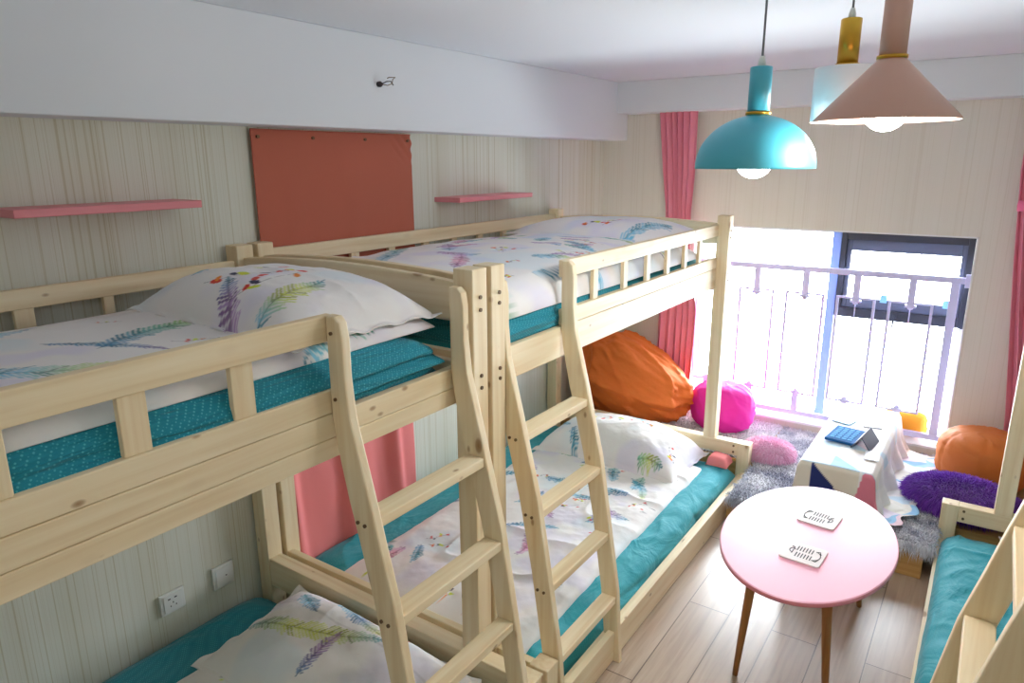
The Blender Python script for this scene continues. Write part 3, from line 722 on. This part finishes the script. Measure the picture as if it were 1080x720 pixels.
# near lower bunk
tag(pad('mattress', M['teal'], -2.195, -1.00, -.53, 1.445, .081, .165, 20, .5, .02, wr=.006, seed=12), 'teal dotted mattress on the near lower bunk', 'mattress')
def p_loA(C, X, Y): scatter_print(C, X, Y, (-1.9, -1.1, 0, 1.2), 12, 14)
tag(pad('quilt', M['print'], -1.93, -1.06, -.30, 1.22, .160, .200, 14, .5, .010, wr=.010, seed=13, paint=p_loA), 'feather-print quilt on the near lower bunk, mostly under the pillow', 'quilt')
def p_pLA(C, X, Y):
    feather(C, X, Y, (-1.88, 1.19), (-1.66, 1.19), (-1.38, 1.32), .034, ('teal', 'yel', 'yel', 'teal'), 90)
    feather(C, X, Y, (-1.73, 1.43), (-1.56, 1.36), (-1.42, 1.33), .030, ('teal', 'sky', 'deep', 'yel'), 90)
    feather(C, X, Y, (-1.82, 1.37), (-1.75, 1.33), (-1.68, 1.30), .03, ('teal', 'sky', 'deep'), 90)
    feather(C, X, Y, (-1.53, 1.10), (-1.54, 1.18), (-1.53, 1.27), .026, ('deep', 'pur', 'lil'), 90)
    twig(C, X, Y, -1.38, 1.36, .5, .05, 4)
    seam = np.abs(Y - (1.30 - 0.03 * (X + 1.6))) < .004
    C[seam] = C[seam] * 0.85
tag(pad('pillow', M['print'], -1.95, -1.10, 1.00, 1.435, .190, .292, 3.2, .6, .0040, rz=-.02, tilt=.055, wr=.012, wf=6, seed=15, paint=p_pLA, flange=.06, ridge_amp=.006),
    'feather-print pillow on the near lower bunk, against the low end board', 'pillow')

# far bunk, upper
def p_upB(C, X, Y):
    feather(C, X, Y, (-1.79, 1.69), (-1.85, 1.9), (-2.05, 2.2), .035, ('sky', 'teal', 'grn'), 70)
    scatter_print(C, X, Y, (-2.1, -1.2, 1.62, 3.3), 34, 21, .036)
    twig(C, X, Y, -1.6, 2.3, .3, .08, 3); twig(C, X, Y, -1.55, 2.7, .3, .09, 4); twig(C, X, Y, -1.35, 2.4, .9, .07, 6)
tag(pad('mattress', M['teal_plain'], -2.135, -1.205, 1.615, 3.57, 1.143, 1.290, 20, .5, .016, wr=.008, seed=22), 'teal mattress on the far upper bunk', 'mattress')
tag(pad('comforter', M['teal'], -1.85, -1.190, 1.625, 2.60, 1.215, 1.325, 9, .5, .010, wr=.010, seed=24, ridge_amp=.01, side=.014), 'teal dotted comforter folded at the ladder end of the far upper bunk', 'comforter')
tag(pad('quilt', M['print'], -2.12, -1.195, 1.62, 3.40, 1.290, 1.402, 10, .5, .0055, wr=.014, wf=4, seed=23, paint=p_upB, ridge_amp=.008,
        zfun=lambda X, Y: 1.408 + .010 * np.sin(Y * 3.3) - .02 * np.clip((X + 1.5) / .3, 0, 1)), 'thick feather-print quilt on the far upper bunk', 'quilt')
def p_pB(C, X, Y):
    feather(C, X, Y, (-1.45, 3.0), (-1.35, 3.1), (-1.32, 3.3), .05, ('sky', 'teal'), 60); feather(C, X, Y, (-1.75, 2.98), (-1.65, 3.0), (-1.5, 2.98), .03, ('sky', 'sky'), 60)
    twig(C, X, Y, -1.62, 3.12, .3, .10, 3); twig(C, X, Y, -1.55, 3.16, 1.2, .08, 5); twig(C, X, Y, -1.95, 3.2, .4, .07, 7)
tag(pad('pillow', M['print'], -2.10, -1.22, 3.00, 3.56, 1.395, 1.475, 3.2, .6, .007, wr=.010, seed=25, paint=p_pB, flange=.04), 'feather-print pillow at the window end of the far upper bunk', 'pillow')
# far bunk, lower
tag(pad('mattress', M['teal_plain'], -2.195, -.985, 1.605, 3.575, .081, .178, 22, .5, .010, wr=.010, wf=6, seed=32, ridge_amp=.010, side=.012), 'wide teal mattress on the far lower bunk, its edge showing beyond the quilt', 'mattress')
def p_loB(C, X, Y):
    scatter_print(C, X, Y, (-1.95, -1.15, 1.65, 3.2), 26, 33, .03)
    twig(C, X, Y, -1.73, 2.00, .4, .06, 3); twig(C, X, Y, -1.62, 2.15, .9, .06, 4); twig(C, X, Y, -1.28, 2.55, .9, .06, 9); twig(C, X, Y, -1.36, 1.72, .5, .06, 10)
tag(pad('quilt', M['print'], -1.96, -1.100, 1.625, 3.40, .170, .212, 16, .5, .0065, wr=.014, wf=6, seed=31, paint=p_loB, ridge_amp=.012), 'crumpled white feather-print quilt on the far lower bunk', 'quilt')
def p_pLB(C, X, Y):
    feather(C, X, Y, (-1.35, 3.10), (-1.28, 3.12), (-1.22, 3.10), .03, ('grn', 'yel', 'teal'), 80); scatter_print(C, X, Y, (-1.9, -1.2, 3.1, 3.5), 3, 44)
    twig(C, X, Y, -1.70, 3.30, .3, .10, 3); twig(C, X, Y, -1.55, 3.32, .3, .09, 5)
tag(pad('pillow', M['print'], -1.97, -1.13, 3.06, 3.555, .205, .385, 2.8, .5, .006, wr=.012, wf=7, seed=35, paint=p_pLB, flange=.05, ridge_amp=.01), 'plump feather-print pillow at the window end of the far lower bunk', 'pillow')

# right bunk
tag(pad('mattress', M['teal_plain'], -.022, 1.16, 1.28, 3.385, .081, .212, 22, .5, .010, wr=.012, wf=9, seed=42, ridge_amp=.010), 'teal mattress on the lower bunk at the right edge', 'mattress')
tag(pad('blanket', M['pink_and_lit_cloth'], -1.12, -1.005, 3.46, 3.575, .178, .225, 5, .5, .008, wr=.010, seed=66), 'folded pink blanket tucked at the window end of the far lower bunk', 'blanket')
def p_C(C, X, Y): scatter_print(C, X, Y, (.25, 1.1, 1.3, 3.4), 20, 43)
tag(pad('quilt', M['print'], .235, 1.10, 1.35, 3.00, .195, .250, 14, .5, .010, wr=.012, seed=43, paint=p_C), 'feather-print quilt on the lower bunk behind the right ladder', 'quilt')
tag(pad('pillow', M['print'], .185, .95, 3.02, 3.38, .200, .330, 2.8, .5, .010, wr=.012, seed=45, paint=p_C, flange=.05), 'feather-print pillow against the end board of the right bunk', 'pillow')
tag(pad('mattress', M['teal_plain'], .215, 1.16, 1.28, 3.38, 1.143, 1.29, 20, .5, .03, wr=.008, seed=46), 'teal mattress on the upper bunk of the right bed', 'mattress')

# ------------------------------------------------------------------ platform by the window
bm = bmesh.new()
prism(bm, [(-.915, 3.20), (-.068, 3.20), (-.068, 3.475), (XR - .002, 3.475), (XR - .002, YF - .002), (XL + .002, YF - .002), (XL + .002, 3.672), (-.915, 3.672)], 2, 0.001, 0.150, bev=.003)
tag(obj_bm('platform', bm, PLATW), 'low wooden platform running under the window, its front edge by the oval table', 'platform')

def hairs(P, Nn, length, width, cols, droop, jit, seed, curl=0.5):
    r = np.random.default_rng(seed); n = len(P)
    d = Nn + r.normal(0, jit, (n, 3)); d /= np.linalg.norm(d, axis=1)[:, None]
    L = length * r.uniform(.6, 1.15, (n, 1))
    sd = np.cross(d, r.normal(0, 1, (n, 3))); sd /= np.linalg.norm(sd, axis=1)[:, None]; sd *= width
    m1 = P + d * L * .5 + np.array([0, 0, -1]) * droop * L * .15; tip = P + d * L + np.array([0, 0, -1]) * droop * L * .6 + r.normal(0, 1, (n, 3)) * L * .15 * curl
    V = np.stack([P - sd, P + sd, m1 + sd * .8, m1 - sd * .8, tip], 1).reshape(-1, 3)
    b = np.arange(n)[:, None] * 5
    F = np.vstack([b + np.array([[0, 1, 2]]), b + np.array([[0, 2, 3]]), b + np.array([[3, 2, 4]])])
    c = np.repeat(cols, 5, axis=0)
    return V, F, c
def furry(name, P, Nn, colfun, length, width, droop, jit, seed, loc, label, cat, base=None):
    cols = colfun(P, np.random.default_rng(seed + 1)); V, F, c = hairs(P, Nn, length, width, cols, droop, jit, seed)
    loc = np.array(loc)
    if base is not None:
        bV, bF, bc = base
        F = np.vstack([F, bF + len(V)]); V = np.vstack([V, bV]); c = np.vstack([c, bc])
    o = np_mesh(name, V - loc, F, M['fur'], None, c); o.location = loc
    return tag(o, label, cat)
def slab_base(x0, x1, y0, y1, z0, z1, col):
    V = np.array([(x, y, z) for x in (x0, x1) for y in (y0, y1) for z in (z0, z1)], float)
    q = [(0, 1, 3, 2), (4, 6, 7, 5), (0, 4, 5, 1), (2, 3, 7, 6), (0, 2, 6, 4), (1, 5, 7, 3)]
    F = np.array([t for a in q for t in ((a[0], a[1], a[2]), (a[0], a[2], a[3]))]); return V, F, np.tile(col, (8, 1))
def ell_base(c, r, col, nu=24, nv=40):
    th = np.linspace(0.02, math.pi - .02, nu); ph = np.linspace(0, 2 * math.pi, nv, endpoint=False); T, Q = np.meshgrid(th, ph, indexing='ij')
    V = np.stack([c[0] + r[0] * np.sin(T) * np.cos(Q), c[1] + r[1] * np.sin(T) * np.sin(Q), c[2] + r[2] * np.cos(T)], -1).reshape(-1, 3)
    q = quads(nu, nv, wrap=True, flip=False); F = np.vstack([q[:, [0, 1, 2]], q[:, [0, 2, 3]]]); return V, F, np.tile(col, (len(V), 1))
def grey_cols(P, r):
    g = np.clip(.5 + 1.1 * fbm(P[:, 0] * 16, P[:, 1] * 16, 3, 3), 0, 1)[:, None]
    return (LIN((244, 244, 248)) * g + LIN((150, 154, 176)) * (1 - g)) * r.uniform(.8, 1.1, (len(P), 1))
def rug(name, x0, x1, y0, y1, z, n, colfun, seed, label, L=.05, front=False):
    r = np.random.default_rng(seed)
    P = np.stack([r.uniform(x0, x1, n), r.uniform(y0, y1, n), np.full(n, z + .012)], 1); Nn = np.tile([0, -.1, 1.0], (n, 1))
    if front:
        k = n // 12; P[:k, 1] = y0; P[:k, 2] = z + r.uniform(.0, .012, k); Nn[:k] = [0, -1, .1]
    return furry(name, P, Nn, colfun, L, .0022, 1.2, .55, seed, ((x0 + x1) / 2, (y0 + y1) / 2, z), label, 'rug', slab_base(x0, x1, y0, y1, z, z + .012, LIN((168, 170, 182))))
rug('shag_rug', -.91, -.03, 3.205, 4.28, .151, 34000, grey_cols, 51, 'grey and white long-pile rug spread on the platform under the low table', .05, True)
rug('shag_rug', -1.58, -.93, 3.69, 4.28, .151, 22000, lambda P, r: (LIN((240, 236, 242)) * .9 + .1 * LIN((150, 150, 170))) * r.uniform(.85, 1.1, (len(P), 1)), 52, 'white fluffy rug on the platform beyond the far bunk, by the magenta pouf', .06)

def fur_cushion(c, r_, n, c1, c2, seed, L, label, cat='cushion'):
    r = np.random.default_rng(seed); v = r.normal(0, 1, (n, 3)); v /= np.linalg.norm(v, axis=1)[:, None]; v[:, 2] = np.where(v[:, 2] < -.5, -v[:, 2], v[:, 2])
    P = np.array(c) + v * np.array(r_); Nn = v / np.array(r_); Nn /= np.linalg.norm(Nn, axis=1)[:, None]
    f = lambda P, rr: LIN(c1) * (t := rr.random((len(P), 1))) + LIN(c2) * (1 - t)
    return furry('fur_cushion', P, Nn, f, L, .0022, .9, .35, seed, (c[0], c[1], c[2] - r_[2]), label, cat, ell_base(c, r_, (LIN(c1) + LIN(c2)) / 2))
fur_cushion((-.87, 3.76, .215), (.12, .10, .045), 7000, (238, 170, 206), (250, 216, 236), 61, .035, 'pale pink fluffy cushion at the corner of the far bunk')
fur_cushion((.03, 3.64, .235), (.21, .13, .075), 16000, (104, 40, 170), (150, 84, 214), 62, .05, 'purple long-haired cushion in front of the orange pouf')

def blob(name, mat, c, r_, label, cat, seed, flat=.0, n=64, m=96, wr=.02, shear=None, seams=0, expo=2.3):
    th = np.linspace(0.0, math.pi, n); ph = np.linspace(0, 2 * math.pi, m, endpoint=False); T, Q = np.meshgrid(th, ph, indexing='ij')
    sg = lambda a, e: np.sign(a) * np.abs(a) ** e; e = 2 / expo
    x = sg(np.sin(T), e) * sg(np.cos(Q), 1); y = sg(np.sin(T), e) * sg(np.sin(Q), 1); z = sg(np.cos(T), e)
    w = 1 + wr * fbm(x * 2.5 + 3 * z + 8, y * 2.5 + 2 * z + 8, 4, seed) + wr * .8 * ridge(x * 3 + z * 2 + 9, y * 3 - z + 9, seed)
    if seams: w = w - .03 * np.exp(-(np.abs(np.mod(Q * seams / 2 / math.pi, 1) - .5) / .04) ** 2) * np.sin(T) + .012 * np.sin(Q * seams * 5) * np.abs(np.cos(T)) ** 3 * np.sin(T)
    X, Y, Z = x * w * r_[0], y * w * r_[1], z * w * r_[2]
    if shear: X, Y, Z = shear(X, Y, Z)
    Z = np.maximum(Z, -r_[2] * (1 - flat))
    V = np.stack([X, Y, Z + r_[2] * (1 - flat)], -1).reshape(-1, 3)
    o = np_mesh(name, V, quads(n, m, wrap=True), mat); o.location = c
    return tag(o, label, cat)
def bag_shear(X, Y, Z):
    f = np.clip((X + .4) / .8, 0, 1); Zn = np.where(Z > -.1, (Z + .1) * (1.28 - .72 * f ** 1.2) - .1, Z)
    fold = .035 * np.exp(-((Zn - .02 + .25 * X) / .03) ** 2)
    return X, Y - fold, Zn
blob('bean_bag', M['orange'], (-1.795, 3.985, .151), (.385, .26, .275), 'large slouched orange bean bag in the corner under the far upper bunk', 'bean bag', 71, .12, wr=.10, shear=bag_shear, n=90, m=130)
blob('pouf', M['magenta'], (-1.235, 4.07, .166), (.190, .165, .150), 'magenta pouf by the window, behind the far bunk post', 'pouf', 72, .1, wr=.04, expo=2.8)
blob('pouf', M['orange2'], (.10, 4.06, .152), (.205, .195, .145), 'round orange pouf against the wall right of the window', 'pouf', 73, .08, wr=.03, seams=6, expo=3.2)
o = blob('cushion', M['yellow'], (-.285, 4.425, .214), (.112, .035, .074), 'small amber cushion propped on the sill behind the railing', 'cushion', 74, .0, wr=.04, expo=3.5)
# teal-printed cloth on the floor edge of the bed end
# ------------------------------------------------------------------ low table with triangle-print cloth
LT = dict(x0=-.605, x1=-.300, y0=3.235, y1=4.16, z=.418)
lt = thing('low_table', (-.45, 3.70, .165), 'low rectangular table on the platform, hidden under a triangle-print cloth', 'table')
box('tabletop', PINE[1], lt, -.150, .145, -.455, .455, .228, .246)
for sx in (-.135, .115):
    for sy in (-.44, .42): box('leg', PINE[2], lt, sx, sx + .02, sy, sy + .02, 0.0, .228)
def cloth():
    # profile across x: hangs left, flat top, hangs right and spreads over the rug
    cx = [(-.622, .20), (-.616, .30), (-.612, .395), (-.600, .416), (-.45, .419), (-.305, .417), (-.290, .395), (-.275, .30), (-.245, .215), (-.17, .198), (-.10, .196)]
    s = [0]
    for a, b in zip(cx[:-1], cx[1:]): s.append(s[-1] + math.dist(a, b))
    S_ = np.linspace(0, s[-1], 150); PX = np.interp(S_, s, [p[0] for p in cx]); PZ = np.interp(S_, s, [p[1] for p in cx])
    # v: along y with a front overhang
    ov = .225; V_ = np.linspace(-ov, .93, 190)
    Sg, Vg = np.meshgrid(S_, V_, indexing='ij'); X = np.interp(Sg, s, [p[0] for p in cx]); Z = np.interp(Sg, s, [p[1] for p in cx])
    Y = LT['y0'] + np.maximum(Vg, 0)
    drop = np.maximum(-Vg, 0); Yf = LT['y0'] - np.minimum(drop, .02) * .6
    Z = Z - np.where(drop > 0, np.clip(drop - .006, 0, 1) * np.clip((Z - .195) / .222, 0, 1), 0); Y = np.where(drop > 0, Yf, Y)
    right = np.clip((X + .30) / .06, 0, 1); side = np.clip((.40 - Z) / .12, 0, 1)
    fold = side * (.016 * np.sin(Vg * 34 + 2 * np.sin(Vg * 7)) + .01 * fbm(Vg * 14, Sg * 8, 3, 2))
    X = X + right * fold * 1.4 + (1 - right) * -np.abs(fold) * .5 * (X < -.58)
    wid = np.clip((X + .26) / .15, 0, 1)
    X = X + wid * (.07 * (Vg - .55)) - wid * np.clip(.22 - Vg, 0, 1) * .25
    Z = Z + wid * .010 * (fbm(X * 22, Y * 12, 3, 4) + .5) + .002 * fbm(X * 14, Y * 14, 3, 8)
    Z = np.maximum(Z, .197)
    Y = Y - (drop > 0) * .006 * np.sin(Sg * 30) * np.clip(drop * 8, 0, 1)
    # triangle print
    cell = .125; U = (Sg - s[3]) / cell; W = Vg / cell; iu = np.floor(U).astype(int); iw = np.floor(W).astype(int); fu = U - iu; fw = W - iw
    up = np.where((iu + iw) % 2 == 0, fu > fw, fu > 1 - fw).astype(int)
    k = (iu * 5 + iw * 11 + up * 7 + (iu * iw) % 3) % 11
    pal = np.array([LIN(c) for c in ((240, 240, 242), (242, 238, 232), (240, 240, 242), (246, 214, 226), (240, 240, 244), (150, 200, 236), (238, 236, 230), (206, 228, 244), (242, 242, 244), (232, 222, 240), (240, 238, 232))])
    C = pal[k]
    nav = (Vg < -.01) & (Sg > s[3] + .045) & (Sg < s[3] + .16) & ((Sg - s[3] - .045) < (.115 + (-Vg - .12) * .9)); C[nav] = LIN((40, 52, 112))
    fr = (Vg < -.01) & ~nav; C[fr & (Sg <= s[5] - .05)] = LIN((228, 222, 208)); C[fr & (Sg > s[5] - .05 + .2 * (-Vg - .1) * -1)] = LIN((222, 130, 150))
    Vv = np.stack([X, Y, Z], -1).reshape(-1, 3); loc = np.array((-.45, 3.70, .165))
    o = np_mesh('tablecloth', Vv - loc, quads(150, 190), M['check'], None, C.reshape(-1, 3)); o.location = loc
    md = o.modifiers.new('thick', 'SOLIDIFY'); md.thickness = .0015; md.offset = 1
    tag(o, 'white cloth with navy, pink and blue triangles draped over the low table', 'tablecloth')
cloth()
TZ = .4225
kp = thing('keypad', (-.480, 3.62, TZ + .002), 'small blue keypad lying on the low table by the dark tent card', 'keypad', rz=-.12)
box('body', M['tablet'], kp, -.068, .068, -.105, .105, 0, .014)
bm = bmesh.new()
for i in range(4):
    for j in range(6): bx(bm, -.052 + i * .027, -.052 + i * .027 + .021, -.082 + j * .028, -.082 + j * .028 + .021, .0135, .0165, bev=.001)
obj_bm('keys', bm, M['keys'], kp)
tc_ = thing('tent_card', (-.385, 3.575, TZ), 'dark grey folded tent card standing on the low table', 'card', rz=-.10)
bm = bmesh.new(); prism(bm, [(-.045, .0), (0, .062), (.045, 0), (.039, 0), (0, .055), (-.039, 0)], 1, -.085, .085); obj_bm('folded_card', bm, M['tent'], tc_)
for i, (x, y, w, h, m, lab, r_) in enumerate(((-.40, 3.90, .045, .07, 'leaflet', 'pale folded leaflet at the back of the low table', .2), (-.53, 3.86, .05, .04, 'bluepad', 'light blue pad behind the keypad on the low table', -.3), (-.335, 3.44, .03, .06, 'leaflet', 'pale leaflet in front of the tent card on the low table', .1))):
    l_ = thing('leaflet' if m == 'leaflet' else 'note_pad', (x, y, TZ - .001), lab, 'leaflet' if m == 'leaflet' else 'note pad', rz=r_)
    box('sheets', M[m], l_, -w, w, -h, h, 0, .004, bev=.001)

# ------------------------------------------------------------------ oval pink table and coasters
ot = thing('oval_table', (-.409, 2.471, 0), 'oval pink table on slanted wooden legs in the middle of the floor', 'table')
bm = bmesh.new(); A_, B_, Z0, Z1 = .2867, .4395, .430, .450
prof = [(0, Z1), (.9, Z1), (.988, Z1), (.998, Z1 - .003), (1.0, Z1 - .010), (.996, Z0 + .003), (.985, Z0), (0, Z0)]
lathe(bm, prof, (0, 0), 96, False)
for f in bm.faces:
    f.smooth = False
    zc = f.calc_center_median().z
    f.material_index = 0 if zc > Z1 - .0025 else 1
for v in bm.verts: v.co.x *= A_; v.co.y *= B_
bmesh.ops.recalc_face_normals(bm, faces=bm.faces)
obj_bm('tabletop', bm, [M['tablepink'], M['tableedge']], ot)
for (sx, sy) in ((-1, -1), (1, -1), (1, 1), (-1, 1)):
    bm = bmesh.new(); b0 = Vector((sx * .148 + .008, sy * .335 + .045, 0)); t0 = Vector((sx * .115 + .004, sy * .270, Z0))
    tube(bm, [b0, b0.lerp(t0, .5), t0], [.0095, .0135, .0175], 16); obj_bm('leg', bm, OAKLEG, ot)
def coaster(x, y, rz, lab, flip):
    c = thing('coaster', (x, y, .4502), lab, 'coaster', 'slotted coasters on the oval table', rz=rz)
    bm = bmesh.new(); n = 5; w, h, r = .066, .064, .012; pts = []
    for (cx_, cy_, a0) in ((w - r, h - r, 0), (-w + r, h - r, 90), (-w + r, -h + r, 180), (w - r, -h + r, 270)):
        for k in range(n + 1):
            a = math.radians(a0 + 90 * k / n); pts.append((cx_ + r * math.cos(a), cy_ + r * math.sin(a)))
    prism(bm, pts, 2, 0, .006, bev=.001); obj_bm('plate', bm, [M['coaster']], c)
    bm = bmesh.new(); s_ = -1 if flip else 1
    for k in range(6): bx(bm, (-.026 + k * .0095) * s_, (-.0225 + k * .0095) * s_, .007, .037, .0055, .0066)
    for k in range(6): bx(bm, (-.030 + k * .0095) * s_, (-.0265 + k * .0095) * s_, -.037, -.007, .0055, .0066)
    def arc(cx_, cy_, rx, ry, a0, a1, wd=.0016):
        P_ = [(cx_ + rx * math.cos(math.radians(a0 + (a1 - a0) * k / 10)), cy_ + ry * math.sin(math.radians(a0 + (a1 - a0) * k / 10))) for k in range(11)]
        tube(bm, [(px * s_, py, .006) for px, py in P_], wd, 6)
    arc(-.036, 0, .018, .030, 100, 260); tube(bm, [(-.034 * s_, .030, .006), (-.046 * s_, .036, .006), (-.052 * s_, .018, .006)], .0016, 6); tube(bm, [(-.034 * s_, -.030, .006), (-.046 * s_, -.036, .006), (-.052 * s_, -.018, .006)], .0016, 6)
    arc(.036, 0, .009, .015, -100, 150); tube(bm, [(.034 * s_, -.022, .006), (.034 * s_, .022, .006)], .0016, 6); tube(bm, [(.034 * s_, .022, .006), (.044 * s_, .026, .006)], .0016, 6)
    obj_bm('slots', bm, M['dark'], c)
coaster(-.400, 2.620, -.10, 'pale slotted coaster on the oval table, the one nearer the window', False)
coaster(-.394, 2.330, -.06, 'pale slotted coaster on the oval table, the one nearer the viewer', True)

# ------------------------------------------------------------------ pendant lamps
def pendant(name, rim, label, prof, handle_r, handle_h, m_shade, m_handle, ring_mat, bulb_r, bulb_dz, energy):
    """prof: list of (r, z) outer profile from rim upwards; origin at the rim centre"""
    top = prof[-1][1]
    o = thing(name, rim, label, 'lamp', 'pendant lamps')
    inner = [(max(r - .003, 0.0005), z - (.003 if r < .03 or k == len(prof) - 1 else 0)) for k, (r, z) in enumerate(prof)]
    bm = bmesh.new(); lathe(bm, inner[::-1] + prof[:] , (0, 0), 72, False)
    bmesh.ops.recalc_face_normals(bm, faces=bm.faces); obj_bm('lamp_shade', bm, m_shade, o)
    bm = bmesh.new(); lathe(bm, [(0, top), (handle_r + .004, top), (handle_r + .004, top + .007), (0, top + .007)], (0, 0), 40, False); obj_bm('ring', bm, ring_mat, o)
    bm = bmesh.new(); lathe(bm, [(0, top + .007), (handle_r, top + .007), (handle_r, top + .007 + handle_h - .002), (handle_r - .002, top + .007 + handle_h), (0, top + .007 + handle_h)], (0, 0), 40, False); obj_bm('lamp_neck', bm, m_handle, o)
    ht = top + .007 + handle_h
    bm = bmesh.new(); lathe(bm, [(0, ht), (.010, ht), (.009, ht + .010), (.005, ht + .024), (0, ht + .024)], (0, 0), 20, False); obj_bm('cord_grip', bm, M['grip'], o)
    bm = bmesh.new(); tube(bm, [(0, 0, ht + .02), (0, 0, ZC - rim[2] - .004)], .0028, 8); obj_bm('cord', bm, M['cord'], o)
    bm = bmesh.new(); lathe(bm, [(0, ZC - rim[2]), (.035, ZC - rim[2]), (.035, ZC - rim[2] - .012), (.008, ZC - rim[2] - .018), (0, ZC - rim[2] - .018)], (0, 0), 32, False); obj_bm('ceiling_cap', bm, M['white_lamp'], o)
    bm = bmesh.new(); pr = [(bulb_r * math.sin(a), bulb_dz - bulb_r * math.cos(a)) for a in np.linspace(0, math.pi * .82, 18)]
    pr[0] = (0, pr[0][1]); pr += [(.014, pr[-1][1] + .012), (.014, max(pr[-1][1] + .02, top - .004)), (0, max(pr[-1][1] + .02, top - .004))]
    lathe(bm, pr, (0, 0), 36, False); obj_bm('bulb', bm, M['bulb'], o)
    l = bpy.data.lights.new('bulb_light', 'POINT'); l.energy = energy; l.color = (1, .97, .93); l.shadow_soft_size = .03
    lo = bpy.data.objects.new('bulb_light', l); COL.objects.link(lo); lo.location = (rim[0], rim[1], rim[2] + bulb_dz - bulb_r - .035)
    return o
dome = [(.1425 * math.cos(a), .005 + .122 * math.sin(a)) for a in np.linspace(0, 1.38, 22)]
dome = [(.1425, 0.0)] + dome + [(.026, .127)]
pendant('pendant_lamp', (-.519, 1.823, 1.737), 'pendant lamp with a teal dome shade, leftmost of the three', dome, .0258, .103, M['teal_lamp'], M['teal_lamp'], M['brass'], .046, .022, 4)
cone = [(.1435, 0.0), (.1435, .004), (.030, .122), (.0275, .125)]
pendant('pendant_lamp', (-.232, 1.765, 1.838), 'pendant lamp with a dusty pink cone shade, the right one', cone, .0265, .122, M['pink_lamp'], M['pink_lamp'], M['brass'], .046, .024, 7)
cyl = [(.0745, 0.0), (.0745, .128), (.072, .132), (.026, .133)]
pendant('pendant_lamp', (-.367, 2.03, 1.850), 'pendant lamp with a white cylinder shade and brass neck, partly behind the pink one', cyl, .0245, .105, M['white_lamp'], M['brass'], M['brass'], .042, .040, 8)
